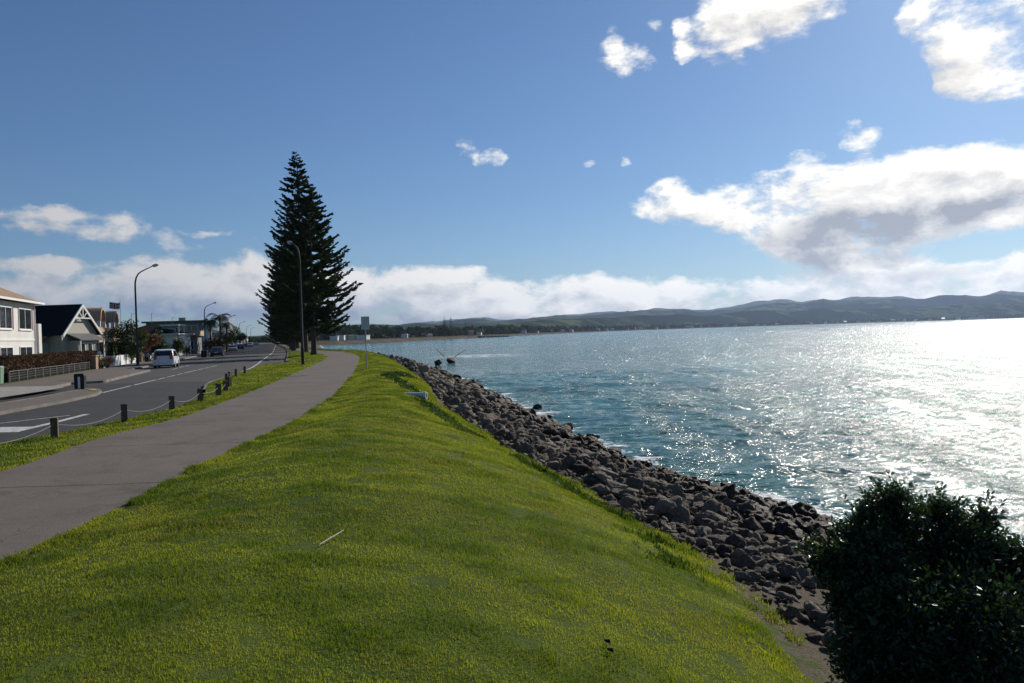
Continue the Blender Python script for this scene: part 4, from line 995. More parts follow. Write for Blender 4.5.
# ------------------------------------------------------------------ hedge, fences and planting on the left
def hedge_line(Y0, Y1, v, h, w, n, mat, label, z0=.1, seed=1, size=.09):
    a = Vector((VL(Y0, v), Y0, z0)); b_ = Vector((VL(Y1, v), Y1, z0)); L = (b_-a).length; g = np.random.default_rng(seed)
    s = g.random(n)*L; f = g.random(n); side = g.choice([0, 1, 2], n, p=[.42, .28, .30])
    yy_ = np.where(side == 0, -w/2+.10*g.random(n), np.where(side == 1, w/2-.10*g.random(n), (g.random(n)-.5)*w)); zz = np.where(side == 2, h-.08*g.random(n), h*g.random(n))
    bump = (fbm(s*1.3, zz*1.3, seed, 3)-.5)*.28; yy_ += np.where(side == 0, -bump, bump); zz = zz+np.where(side == 2, bump, 0)
    d = (b_-a).normalized(); nx = Vector((-d.y, d.x, 0))
    p = np.array([a.x, a.y, a.z])+np.outer(s, d)+np.outer(yy_, nx)+np.outer(zz, (0, 0, 1))
    u = g.normal(size=(n, 3)); u /= np.linalg.norm(u, axis=1)[:, None]; w2 = np.cross(u, g.normal(size=(n, 3))); w2 /= np.linalg.norm(w2, axis=1)[:, None]
    sz = size*(.6+.8*g.random(n))[:, None]; V = np.stack([p-u*sz, p+w2*sz*.6, p+u*sz, p-w2*sz*.6], 1).reshape(-1, 3); F = np.arange(4*n).reshape(-1, 4)
    # dense core of twigs
    mb = MB(); c_ = [a+nx*(w/2-.15), b_+nx*(w/2-.15), b_-nx*(w/2-.15), a-nx*(w/2-.15)]
    o = empty('hedge', tuple((a+b_)/2), 0, label, 'hedge'); off = np.array((a+b_)/2)
    me = np_mesh('foliage', V-off, F); attr(me, 'tint', np.repeat(g.random(n), 4)); link('foliage', me, mat, o)
    mb.add([tuple(Vector(q)-Vector(off)+Vector((0, 0, zz_))) for zz_ in (0, h-.2) for q in c_], [(3, 2, 1, 0), (4, 5, 6, 7), (0, 1, 5, 4), (1, 2, 6, 5), (2, 3, 7, 6), (3, 0, 4, 7)])
    mb.build('twig_core', M['bark'], o)
fY0, fY1 = 36, 65
hedge_line(49.6, 75.5, -3.3, 1.55, .95, 26000, M['brown_hedge'], 'long clipped brown hedge in front of the white two-storey house', .12, 3, .07)
hedge_line(86, 108, -4.8, 2.3, 1.4, 9000, M['shrub'], 'tall dark green hedge behind the white fence', .1, 4, .10)
def RP(Y, v, z=.12): return Vector((VL(Y, v), Y, z))
o = empty('wire_fence', RP(49.6, -2.6), RZ, 'low wire fence of steel posts on a dark kerb before the brown hedge', 'fence')
Lf = (RP(71, -2.6)-RP(49.6, -2.6)).length
for i in range(13):
    mb = MB(); x = i*Lf/12; mb.tube([(x, 0, 0), (x, 0, .68)], .028, 8); mb.build('post', M['steel'], o)
mb = MB(); mb.tube([(0, 0, .66), (Lf, 0, .66)], .010, 6); mb.build('rail', M['steel'], o)
mb = MB(); mb.box(0, Lf, .08, .28, -.1, .58); mb.build('low_wall', material('dark_low_wall', (.022, .020, .018), .95, var=.3, spec=.05), o)
mb = MB()
for k in range(3): mb.tube([(0, 0, .2+.15*k), (Lf, 0, .2+.15*k)], .005, 4)
mb.build('wire', M['steel'], o)
# pillars and white fence
for Y, lab in ((72.2, 'short brown fence pillar left of the red shrub'), (73.9, 'brown fence pillar behind the red shrub')):
    mb = MB(); p = RP(Y, -2.4, 0); mb.box(p.x-.22, p.x+.22, Y-.22, Y+.22, 0, 1.25); mb.box(p.x-.27, p.x+.27, Y-.27, Y+.27, 1.25, 1.34)
    tag(mb.build('pillar', M['tan']), lab, 'pillar')
p = RP(74.8, -2.4, 0); o = empty('white_fence', p, RZ, 'solid white board fence between the red shrub and the nearest lamp', 'fence', 'white fences')
Lf = (RP(93.5, -2.4)-RP(74.8, -2.4)).length
for i in range(6):
    mb = MB(); x0 = i*Lf/6; mb.box(x0+.06, x0+Lf/6-.06, -.03, .03, .08, 1.12); mb.build('panel', M['white'], o); mb = MB(); mb.box(x0-.06, x0+.05, -.06, .06, 0, 1.22); mb.build('post', M['white'], o)
plant('shrub', RP(74.6, -1.8), [(0, 0, .5), (.2, .2, .7)], [(.5, .5, .5), (.35, .35, .35)], 1500, .10, M['red_shrub'], 'rounded reddish shrub before the fence pillars', 'shrub', seed=3)
plant('shrub', RP(73.0, -1.9), [(0, 0, .5)], [(.35, .35, .5)], 700, .10, M['shrub'], 'small green shrub left of the reddish shrub', 'shrub', seed=4)
# white letterbox-like gate top above the fence
p = RP(77.5, -3.2, 0); o = empty('letterbox', p, RZ, 'small white pitched letterbox rising above the white fence', 'letterbox')
mb = MB(); mb.box(-.4, .4, -.2, .2, 1.15, 1.45); mb.build('box', M['white'], o); mb = MB(); mb.prism([(-.5, 1.45), (.5, 1.45), (0, 1.62)], -.25, .25, 'y'); mb.build('lid', M['white'], o); mb = MB(); mb.box(-.06, .06, -.06, .06, 0, 1.16); mb.build('post', M['white'], o)
p = RP(95.5, -2.2, 0); o = empty('garden_wall', p, RZ, 'short cream garden wall right of the nearest street lamp', 'wall')
mb = MB(); mb.box(0, 4.0, -.12, .12, 0, 1.05); mb.build('panel', M['cream'], o); mb = MB(); mb.box(-.2, .2, -.2, .2, 0, 1.3); mb.build('pillar', M['cream'], o); mb = MB(); mb.box(3.8, 4.2, -.2, .2, 0, 1.0); mb.build('pillar', M['cream'], o)
for (Ya, Yb, lab) in ((99, 112, 'low white fence beyond the white people mover'), (114, 130, 'low white wall left of the black rubbish bin'), (134, 150, 'low pale fence behind the black car')):
    p = RP(Ya, -2.4, 0); o = empty('white_fence', p, RZ, lab, 'fence', 'white fences'); Lf = (RP(Yb, -2.4)-RP(Ya, -2.4)).length
    for i in range(6):
        x0 = i*Lf/6; mb = MB(); mb.box(x0+.1, x0+Lf/6-.1, -.04, .04, .08, .98+.12*(i % 2)); mb.build('panel', M['white'], o); mb = MB(); mb.box(x0-.12, x0+.09, -.1, .1, 0, 1.2); mb.build('post', M['white'], o)
def bin_(loc, rz, lab, h=.75, w=.42, plate=True):
    o = empty('rubbish_bin', loc, rz, lab, 'bin'); mb = MB(); mb.box(-w/2, w/2, -w/2, w/2, .03, h-.1, tx=-.02, ty=-.02); mb.build('body', M['black'], o, .015)
    mb = MB(); mb.box(-w/2-.03, w/2+.03, -w/2-.03, w/2+.03, h-.1, h, tx=.04, ty=.04); mb.build('lid', M['black'], o, .01)
    if plate: mb = MB(); mb.box(-.05, .05, -w/2-.04, -w/2-.022, .05, h-.14); mb.build('white_stripe', M['white'], o)
    return o
bin_(G(80.5, 389.3, .12), R(15), 'black bin with a pale vertical stripe at the tip of the traffic island')
bin_(G(204.3, 357.6, .05), RZ, 'black rubbish bin standing by the kerb left of the black car', 1.0, .75, False)
bin_(RP(95.2, -1.4, .1), RZ, 'small black box at the foot of the cream garden wall', .6, .4, False)
mb = MB(); q = G(-6.5, 386, .12); o = empty('wheelie_bin', (q.x, q.y, .12), .3, 'pale green wheelie bin cut by the left edge before the hedge', 'bin')
M['green_bin'] = material('pale_green_plastic', (.16, .26, .17), .5)
mb.box(-.3, .42, -.3, .3, .1, 1.0, tx=-.04, ty=-.04); mb.build('body', M['green_bin'], o, .02); mb = MB(); mb.box(-.36, .48, -.36, .36, 1.0, 1.1, tx=.06, ty=.06); mb.build('lid', M['green_bin'], o)
# yellow kerb end of the island
ye = [G(*p, .125) for p in ((84, 389.0), (95.5, 389.2), (97.3, 391.0), (91, 390.6))]; mb = MB(); mb.add([(p.x, p.y, .142) for p in ye], [(0, 1, 2, 3)]); tag(mb.build('yellow_marking', M['yellow']), kind='structure')
# garden trees
def gtree(px, Y, blobs, n, size, mat, label, seed, name='garden_tree', trunk=1.6):
    c = AT(px, 345, Y); plant(name, (c.x, c.y, .1), [b_[:3] for b_ in blobs], [(b_[3], b_[3], b_[3]*.8) for b_ in blobs], n, size, mat, label, 'tree', 'garden trees and shrubs', seed, 3, shell=.3)
gtree(124, 90, [(0, 0, 2.4, 1.4), (-1, 0, 3.4, 1.0), (.6, 0, 3.9, 1.2), (1.8, 0, 2.8, 1.0), (.4, 0, 1.2, 1.4)], 4200, .24, M['shrub'], 'dark spiky green tree in the garden left of the nearest lamp', 21)
gtree(131, 88, [(0, 0, 1.3, .9), (.8, 0, 2.0, .8)], 1800, .16, M['shrub'], 'rounded green shrub at the foot of the nearest lamp', 22)
gtree(142, 96, [(0, 0, 2.0, 1.2), (1.4, 0, 2.6, 1.0), (.2, 0, 3.2, .9)], 2600, .2, M['red_shrub'], 'reddish brown garden tree right of the nearest lamp', 23)
gtree(149, 100, [(0, 0, 1.6, 1.5), (1.2, 0, 1.4, 1.2)], 2600, .2, M['shrub'], 'dark round shrub above the cream garden wall', 24)
gtree(159, 112, [(0, 0, 2.4, 1.0), (0, 0, 3.6, .6), (0, 0, 1.2, 1.0)], 2000, .2, M['shrub'], 'narrow dark conifer before the white side wall', 25)
gtree(166, 118, [(0, 0, 1.2, 1.3), (1.6, 0, 1.1, 1.0)], 1500, .2, M['shrub'], 'low dark shrub above the roof of the white people mover', 26)
gtree(178, 118, [(0, 0, 1.6, 1.0), (0, 0, 2.2, .8)], 1500, .2, M['shrub'], 'square clipped shrub right of the white people mover', 27)
gtree(220, 170, [(0, 0, 1.5, 1.5), (2, 0, 2.5, 1.5), (-1.5, 0, 2, 1.5)], 1800, .3, M['shrub'], 'dark shrubs under the palm', 28)
gtree(227, 205, [(0, 0, 3.0, 2.0), (2, 0, 4.5, 1.8), (-1.5, 0, 2, 1.5)], 1800, .4, M['shrub'], 'dark garden tree right of the palm', 29)
gtree(236, 270, [(0, 0, 3.0, 2.0), (2, 0, 3.5, 1.8)], 1400, .5, M['shrub'], 'far garden tree among the roofs', 30)
gtree(208, 160, [(0, 0, 1.5, 1.5), (2, 0, 1.8, 1.3)], 1400, .3, M['red_shrub'], 'reddish shrub left of the palm', 31)
gtree(186.5, 132, [(0, 0, .9, .9)], 700, .2, M['shrub'], 'small shrub before the white porch tower', 32)
def palm(px, pytop, Y, label, seed, L=3.0, n=16):
    t_ = AT(px, pytop, Y); o = empty('palm_tree', (t_.x, Y, .1), 0, label, 'palm', 'palm trees'); g = random.Random(seed); H = t_.z
    mb = MB(); mb.tube([(0, 0, -.1), (.1, 0, H*.4), (.05, 0, H*.8), (0, 0, H)], [.24, .18, .15, .13], 10); mb.build('trunk', M['bark'], o)
    V = []; F = []; T = []
    for i in range(n):
        a = i*6.283/n*1.618*2; e = g.uniform(-.2, 1.0); ln = L*g.uniform(.8, 1.1); pts = []
        for k in range(9):
            u = k/8; pts.append(Vector((math.cos(a)*ln*u*(1-.15*u), math.sin(a)*ln*u*(1-.15*u), H+ln*(e*u-1.05*u*u))))
        for k in range(8):
            for j in range(3):
                p = pts[k].lerp(pts[k+1], j/3); d_ = (pts[k+1]-pts[k]).normalized()
                for s in (-1, 1):
                    sd_ = Vector((-math.sin(a), math.cos(a), 0))*s; ll = .75*math.sin(.5+2.4*k/8)+.1; tip = p+sd_*ll*.75+d_*ll*.35+Vector((0, 0, -.45*ll)); w_ = d_*.05
                    b_ = len(V); V += [tuple(p-w_), tuple(p+w_), tuple(tip+w_*.4), tuple(tip-w_*.4)]; F.append((b_, b_+1, b_+2, b_+3)); T += [g.random()]*4
    me = np_mesh('fronds', V, F); attr(me, 'tint', T); link('crown', me, M['frond'], o)
palm(219.5, 317, 160, 'tallest feathery palm between the second and third street lamps', 1, 3.4)
palm(209.5, 321, 165, 'smaller drooping palm left of the tallest palm', 2, 2.4, 12)
palm(226, 324, 172, 'low palm right of the tallest palm', 3, 2.6, 12)
# ------------------------------------------------------------------ far shore and hills
azp = lambda px: math.atan((px-512)/FPX)
shore_t = [(-2500, 900), (0, 900), (200, 800), (250, 700), (300, 620), (336, 605), (370, 660), (400, 720), (440, 850), (480, 1020), (505, 1300), (530, 1600), (560, 1950), (620, 2700), (700, 3700), (760, 4400), (900, 5200), (1024, 5700), (1300, 6600), (2200, 8500), (4500, 12000)]
sa = np.array([azp(p) for p, _ in shore_t]); sdist = np.array([d for _, d in shore_t], float)
prof = [(0, 346), (180, 341), (262, 336), (300, 333), (325, 327), (335, 325), (345, 325.5), (370, 325), (400, 325), (416, 322.6), (439, 323.5), (450, 321), (473, 318.8), (487, 319.5), (497, 321), (525, 319.5), (536, 318), (556, 316.4), (591, 315.4), (611, 313), (642, 310.5), (661, 310.5), (685, 309), (697, 311), (708, 311.5), (732, 308.5), (755, 305), (775.5, 302.7), (793.5, 303), (804, 304.5), (824.5, 299), (837, 300.6), (884, 298.8), (925, 298.8), (940.5, 295), (971.5, 295), (982, 296), (1002.5, 293.4), (1024, 296), (1080, 293), (1200, 296), (1500, 300), (2500, 290)]
pa = np.array([azp(p) for p, _ in prof]); pel = np.array([math.asin(ray(p, y).z) if p < 1600 else .03 for p, y in prof]); pel = np.maximum(pel, .004)
az = np.linspace(R(-78), R(80), 900)
def far_terrain():
    S = np.interp(az, sa, sdist); E = np.interp(az, pa, pel)+.0016*(fbm(az*140, az*0, 31, 3)-.5)+.0008*(fbm(az*700, az*0, 32, 2)-.5)
    Dr = np.interp(az, [azp(250), azp(400), azp(560), azp(760), azp(1024)], [4200, 4600, 6500, 8200, 8800])   # main ridge
    ts = np.concatenate([[-40, -10, 0, 15, 35, 60, 120, 250], np.linspace(400, 1, 1)*0+400])
    rows = []
    nT = 110
    for j in range(nT):
        if j < 8: D = S+[-60, -12, 0, 14, 30, 60, 140, 260][j]; z = np.full_like(az, [SEA-3, SEA-.6, SEA+.15, SEA+1.6, .2, .3, .6, 1.0][j]) ; u = None
        else:
            u = (j-8)/(nT-9); D = (S+260)+(Dr*1.30-(S+260))*u
            q = (D-S-260)/np.maximum(Dr-S-260, 1)                       # 0 shore .. 1 ridge
            X = D*np.sin(az); Y = D*np.cos(az)
            Hr = E*Dr+CAM_Z
            rid = 1-np.abs(2*fbm(X/900, Y/900, 3, 4)-1); f2 = fbm(X/260, Y/260, 8, 4)
            env = np.clip((q-.16)/.84, 0, 1)**1.15; env = np.where(q > 1, np.maximum(0, 1-(q-1)*2.2), env)
            z = 1.0+Hr*env*(.66+.85*(rid-.5)*(1-env**6)+.34*env**4)+Hr*.46*(f2-.5)*np.clip(env*3, 0, 1)*(1-np.clip((q-.93)/.07, 0, 1)*.6)
            # foothill line in front
            fh = np.exp(-((q-.33)/.09)**2)*Hr*(.30+.30*fbm(X/700, Y/700, 21, 3))*np.clip((az-azp(420))/.15, 0.25, 1); z = np.maximum(z, fh+1)
            zmax = CAM_Z+E*D*(.995+.0*az); z = np.where(q < .99, np.minimum(z, zmax), z)
            z = np.where((q >= .985) & (q <= 1.02), np.maximum(z, zmax*.99), z)
        rows.append(np.stack([D*np.sin(az), D*np.cos(az), z], 1))
    return np.array(rows), S
FT, Sx = far_terrain()
me = grid_mesh('hills', FT, True)
m = bpy.data.materials.new('hills'); m.use_nodes = True; t = NT(m.node_tree); nt = m.node_tree; b = nt.nodes['Principled BSDF']
tc = t.n('ShaderNodeTexCoord').outputs['Object']; zz = t.n('ShaderNodeSeparateXYZ', ins={0: tc}).outputs[2]
n1 = t.noise(.0022, 6, .65, tc); n2 = t.noise(.010, 5, .7, tc); n3 = t.noise(.05, 3, .6, tc)
col = t.mix(t.ramp(n1, .49, .57), (.009, .016, .010), (.085, .115, .040)); col = t.mix(t.ramp(n2, .46, .56, 0, .9), col, (.012, .018, .010)); col = t.mix(t.ramp(n3, .45, .7, 0, .4), col, (.05, .055, .025))
sand = t.mix(t.ramp(n3, .4, .6), (.105, .088, .068), (.14, .12, .095)); lowg = t.mix(t.ramp(n3, .4, .6), (.075, .075, .03), (.10, .085, .04))
col = t.mix(t.ramp(zz, 3.0, 1.2), col, lowg); col = t.mix(t.ramp(zz, .1, -.4), col, sand)
nt.links.new(col, b.inputs['Base Color']); b.inputs['Roughness'].default_value = 1; b.inputs['Specular IOR Level'].default_value = 0
tag(link('hills', me, m), kind='structure')
# paler ranges beyond
rg = np.linspace(R(-40), R(60), 300); rows = []
for D, k in ((10800, 0), (11400, 1), (11900, 0)):
    E = np.interp(rg, pa, pel); X, Y = np.sin(rg)*D, np.cos(rg)*D
    e2 = E*(.80+.55*fbm(rg*26, rg*0+2, 5, 4)); rows.append(np.stack([X, Y, k*(CAM_Z+e2*D)-(1-k)*20], 1))
me = grid_mesh('far_hills', np.array(rows), True); tag(link('far_hills', me, m), kind='structure')
# shore objects helper: bearing column px, metres behind the shore line
def shore_pt(px, back):
    a = azp(px); D = float(np.interp(a, sa, sdist))+back; return Vector((D*math.sin(a), D*math.cos(a), .2 if back < 200 else .8)), D
# far dark woods as masses along the shore
def wood(px0, px1, back0, back1, n, hmin, hmax, seed, label):
    g = np.random.default_rng(seed); px = px0+(px1-px0)*g.random(n); a = np.arctan((px-512)/FPX); D = np.interp(a, sa, sdist)+back0+(back1-back0)*g.random(n)
    dens = fbm(px*.06, D*0, seed, 3); keep = g.random(n) < np.clip((dens-.25)*3.2, .12, 1); a, D = a[keep], D[keep]; n = len(a)
    h = hmin+(hmax-hmin)*g.random(n)**2; X, Y = D*np.sin(a), D*np.cos(a)
    V = []; m_ = 16; 
    p = np.stack([X, Y, np.full(n, .5)], 1); p = np.repeat(p, m_, 0); hh = np.repeat(h, m_); d = g.normal(size=(n*m_, 3)); d /= np.linalg.norm(d, axis=1)[:, None]
    c_ = p+d*np.stack([hh*.5, hh*.5, hh*.48], 1)+np.stack([hh*0, hh*0, hh*.5], 1)
    u = g.normal(size=(n*m_, 3)); u /= np.linalg.norm(u, axis=1)[:, None]; w = np.cross(u, g.normal(size=(n*m_, 3))); w /= np.linalg.norm(w, axis=1)[:, None]; s = hh[:, None]*.30
    V = np.stack([c_-u*s, c_+w*s, c_+u*s, c_-w*s], 1).reshape(-1, 3); F = np.arange(len(V)).reshape(-1, 4)
    me = np_mesh('woods', V, F); attr(me, 'tint', np.repeat(g.random(n*m_), 4)); tag(link('woods', me, M['pine']), label, 'woods', kind='stuff')
wood(315, 505, 140, 700, 2600, 5, 13, 41, 'dark belt of woods behind the near end of the far beach')
wood(500, 770, 60, 600, 3600, 5, 15, 42, 'dark belt of trees along the middle of the far shore')
wood(770, 1500, 60, 700, 4200, 6, 20, 43, 'dark belt of trees along the hazy right end of the far shore')
wood(225, 318, 40, 400, 900, 2, 5, 44, 'distant woods behind the end of the street')
pF = norfolk(9, 20, 4.2, 2, 16, .45)
fl_lab = 'small dark conifer standing above the trees on the %s of the far shore'
g = random.Random(8)
specs = [(356, 90, .6), (348, 60, .6)]+[(421, 60, .75), (445, 60, 1.0), (451.5, 60, 1.1), (466, 60, .9), (499, 60, 1.0), (512, 60, .8), (520, 60, .7), (532, 50, .8), (537, 50, .7), (543, 50, 1.0), (548, 50, .9), (575, 50, 1.2), (588, 50, 1.5), (592, 50, 1.3), (616, 50, 1.5), (652, 50, 1.4), (664, 60, 1.6), (674, 60, 1.5), (684, 60, 1.4), (694, 60, 1.6), (714, 60, 1.5), (719, 60, 1.3), (742, 60, 1.5), (749, 60, 1.7), (753, 60, 1.5), (783, 60, 1.8), (790, 60, 1.6), (796, 60, 1.9), (803, 60, 1.5), (817, 60, 1.9)]
for p, bk, s in specs:
    c, D = shore_pt(p, bk); s = s*g.uniform(.85, 1.1)*1.05
    place_tree(pF, (c.x, c.y, 0), g.random()*6, (s, s, s), fl_lab % ('left beach end' if p < 505 else 'middle' if p < 700 else 'hazy right'), 'conifers on the far shore')
def far_house(px, back, w, d, h, rh_, wall, roof, label):
    c, D = shore_pt(px, back); a = azp(px); o = empty('far_house', (c.x, c.y, 0), -a+g.uniform(-.4, .4), label, 'building', 'buildings on the far shore')
    walls(-w/2, w/2, 0, d, 0, h, o, wall); 
    if rh_: mb = MB(); mb.add([(-w/2-.4, -.4, h), (w/2+.4, -.4, h), (w/2+.4, d+.4, h), (-w/2-.4, d+.4, h), (-w/2+.5, d/2, h+rh_), (w/2-.5, d/2, h+rh_)], [(0, 1, 5, 4), (2, 3, 4, 5), (1, 2, 5), (3, 0, 4), (3, 2, 1, 0)]); mb.build('roof', roof, o)
    else: mb = MB(); mb.box(-w/2-.3, w/2+.3, -.3, d+.3, h, h+.5); mb.build('roof', roof, o)
    return o
far_house(361.5, 45, 9, 8, 3.6, 0, M['white'], M['white'], 'white flat-roofed two-level building right behind the path sign post')
far_house(334, 60, 6, 7, 3.5, 0, M['white'], M['white'], 'white low shed at the left of the pale buildings beyond the path')
far_house(340.5, 80, 6, 6, 4, 0, M['white'], M['white'], 'second white low shed left of the path sign')
far_house(350, 100, 12, 8, 3.8, 1, M['render'], M['grey_roof'], 'long grey-roofed shed between the pale sheds and the sign')
far_house(404.5, 60, 6, 5, 3, 1.5, M['white'], M['steel'], 'small pale hut alone above the near end of the far beach')
far_house(430.5, 50, 5, 5, 3, 1.2, M['white'], M['grey_roof'], 'small white hut left of the first far conifers')
far_house(471.5, 50, 7, 6, 5, 1.8, M['cream'], M['red_roof'], 'pale building with a reddish roof above the rock spit')
far_house(479, 60, 6, 6, 3.6, 1.4, M['white'], M['grey_roof'], 'small white building right of the reddish-roofed one')
cols = ['white', 'cream', 'grey', 'pale']
wl_ = [M['white'], M['cream'], M['grey_board'], M['render']]; rf_ = [M['grey_roof'], M['red_roof'], M['steel'], M['black_roof']]
for i, p in enumerate([524, 536, 551, 563, 571, 583, 598, 606, 613, 627, 634, 641, 656, 668, 688, 692, 701, 709, 726, 735, 757, 765, 777, 812, 826, 838, 846, 858, 868, 879, 893, 905, 916, 930, 944, 958]):
    s = 1+i*.035; k = i % 4
    far_house(p, 40+12*(i % 3), 9*s, 8*s, 4.2*s, 1.8*s, wl_[k], rf_[(i*3) % 4], '%s building in the %s of the far shore' % (cols[k], 'nearer middle part' if p < 640 else 'farther middle part' if p < 780 else 'hazy right part'))
c, D = shore_pt(977, 20); o = empty('far_house', (c.x, c.y, 0), -.5, 'long bright building at the water on the hazy right of the far shore', 'building', 'buildings on the far shore'); walls(-42, 42, 0, 20, 0, 9, o, M['white']); mb = MB(); mb.box(-43, 43, -1, 21, 9, 10.5); mb.build('roof', M['steel'], o)
# groyne of rocks at px 475..507
gg = random.Random(3); VV = []; FF = []; base = 0; SS = []
p0, _ = shore_pt(478, 10); dend = ray(507.5, 337); p1 = Vector((dend.x/dend.y*1060, 1060, SEA))
for i in range(420):
    u = gg.random(); q = Vector((p0.x, p0.y, SEA)).lerp(p1, u); s = gg.uniform(1.2, 2.8); V, F = far_shapes[gg.randrange(10)]
    VV.append(V*s+np.array((q.x+gg.gauss(0, 1.6), q.y+gg.gauss(0, 3), SEA+gg.uniform(0, 2.4)*(1-.4*u)))); FF.append(F+base); base += len(V); SS.append(np.full(len(V), gg.random()*.4))
me = np_mesh('rock_spit', np.concatenate(VV), np.concatenate(FF)); attr(me, 'shade', np.concatenate(SS)); tag(link('rock_spit', me, M['rock']), 'dark spit of piled rocks at the end of the far beach', 'rock spit', kind='stuff')
tag(bpy.data.objects['rock_spit'], 'dark spit of piled rocks at the end of the far beach')
# ------------------------------------------------------------------ light and sky
SAZ, SEL = 35.0, 28.5
sun_d = bpy.data.lights.new('sun', 'SUN'); sun_d.energy = 5.0; sun_d.angle = R(.53); sun_d.color = (1.0, .93, .82)
sun = bpy.data.objects.new('sun', sun_d); COL.objects.link(sun)
SD = Vector((math.sin(R(SAZ))*math.cos(R(SEL)), math.cos(R(SAZ))*math.cos(R(SEL)), math.sin(R(SEL))))
sun.rotation_euler = SD.to_track_quat('Z', 'Y').to_euler(); sun.location = SD*200
W = bpy.data.worlds.new('World'); SC.world = W; W.use_nodes = True; t = NT(W.node_tree); nt = W.node_tree
bg = nt.nodes['Background']; bg.inputs['Strength'].default_value = .062
sky = t.n('ShaderNodeTexSky', sky_type='NISHITA', sun_disc=False, sun_elevation=R(SEL), sun_rotation=R(SAZ), altitude=10, air_density=1.0, dust_density=.35, ozone_density=2.2)
D = t.n('ShaderNodeTexCoord').outputs['Generated']
def blob_group():
    ng = bpy.data.node_groups.new('cloud_density', 'ShaderNodeTree')
    ng.interface.new_socket('Vector', in_out='INPUT', socket_type='NodeSocketVector'); ng.interface.new_socket('Value', in_out='OUTPUT', socket_type='NodeSocketFloat')
    gi = ng.nodes.new('NodeGroupInput'); go = ng.nodes.new('NodeGroupOutput'); T = NT(ng); v = gi.outputs[0]
    # ragged edges: warp the direction a little
    wv = T.n('ShaderNodeTexNoise', ins={'Vector': v, 'Scale': 8.0, 'Detail': 6, 'Roughness': .62}).outputs['Color']
    wv = T.n('ShaderNodeVectorMath', operation='MULTIPLY_ADD', ins={0: T.n('ShaderNodeVectorMath', operation='SUBTRACT', ins={0: wv, 1: (.5, .5, .5)}).outputs[0], 1: (.068, .068, .036), 2: v}).outputs[0]
    acc = None
    def blob(px, py, rx, ry, rot=0, w=1.0, vec=None):
        c = ray(px, py); right = Vector((0, 0, 1)).cross(-c).normalized(); rgt = c.cross(Vector((0, 0, 1))).normalized(); up = rgt.cross(c).normalized()
        a = R(rot-1.75); r2 = rgt*math.cos(a)+up*math.sin(a); u2 = -rgt*math.sin(a)+up*math.cos(a)
        Mx = Matrix((r2, u2, c)).transposed(); e = Mx.to_euler()
        f = 1/(1+(((px-512)**2+(py-341)**2)/FPX**2))**.5
        loc = T.n('ShaderNodeMapping', vector_type='TEXTURE', ins={'Vector': vec or wv, 'Location': tuple(c), 'Rotation': tuple(e), 'Scale': (rx/FPX*f, ry/FPX*f, .6)}).outputs[0]
        ln = T.n('ShaderNodeVectorMath', operation='LENGTH', ins={0: loc}).outputs['Value']
        return T.math('MULTIPLY', T.ramp(ln, 1.25, .15, 0, 1, smooth=True), w)
    return ng, gi, go, T, v, wv, blob
CL = [(770, 190, 150, 30, 6, .80), (745, 205, 105, 24, 0, .85), (905, 195, 150, 45, 6, 1.25), (1000, 200, 90, 40, 4, 1.0), (860, 225, 120, 42, 8, 1.25), (950, 165, 60, 26, 0, .7), (840, 255, 90, 24, 0, .8),
      (1010, 38, 66, 60, -35, .70), (975, 88, 46, 22, 0, .55), (930, 15, 38, 28, 0, .56), (958, 55, 36, 28, 0, .5),
      (790, 3, 90, 34, 12, .95), (735, 32, 46, 34, 30, .66), (770, 40, 35, 25, 0, .5), (625, 60, 36, 18, -10, .58), (618, 38, 16, 14, 0, .5), (657, 20, 20, 11, 0, .70), (686, 50, 13, 14, 0, .66), (684, 20, 10, 13, 0, .62),
      (865, 140, 22, 24, 40, .62), (467, 147, 17, 9, 0, .66), (492, 157, 22, 10, -8, .58), (585, 163, 17, 6, 8, .66), (624, 162, 8, 13, 0, .72), (810, 160, 25, 12, 0, .5),
      (82, 226, 92, 17, 0, 1.35), (177, 243, 34, 9, 0, .58), (253, 239, 18, 6, 0, .62), (215, 232, 30, 5, 0, .55), (30, 266, 60, 9, 0, .68),
      (210, 285, 95, 40, 0, 1.1), (120, 300, 130, 36, 4, .95), (30, 305, 90, 32, 0, .85), (250, 300, 180, 40, 0, .9), (400, 295, 120, 32, 0, 1.0), (470, 300, 160, 34, 0, .95), (560, 298, 120, 25, 0, .85), (650, 297, 120, 24, 2, .85),
      (620, 315, 260, 22, 2, .95), (780, 290, 150, 24, 2, 1.0), (900, 282, 160, 26, 2, 1.1), (1010, 278, 120, 26, 0, 1.0), (950, 295, 250, 26, 2, 1.0), (1030, 258, 120, 8, 8, .55), (-150, 300, 200, 50, 0, .9), (1250, 240, 200, 80, 0, .9)]
DK = [(850, 232, 95, 22, 8, .9), (960, 210, 85, 14, 9, .6), (840, 258, 70, 14, 0, .6), (770, 300, 90, 14, 0, .25), (920, 275, 60, 10, 0, .45), (280, 328, 260, 26, -1, 1.0), (120, 325, 170, 20, 0, .55), (460, 322, 160, 12, 0, .35)]
ng, gi, go, T, v, wv, blob = blob_group()
acc = None
for c in CL:
    bnode = blob(*c); acc = bnode if acc is None else T.math('MAXIMUM', acc, bnode) if False else T.math('SUBTRACT', T.math('ADD', acc, bnode), T.math('MULTIPLY', T.math('MULTIPLY', acc, bnode), .65))
nv = T.n('ShaderNodeMapping', ins={'Vector': v, 'Scale': (1, 1, 1.9)}).outputs[0]
f1 = T.n('ShaderNodeTexNoise', ins={'Vector': nv, 'Scale': 11.0, 'Detail': 9, 'Roughness': .60, 'Distortion': .25}).outputs['Fac']
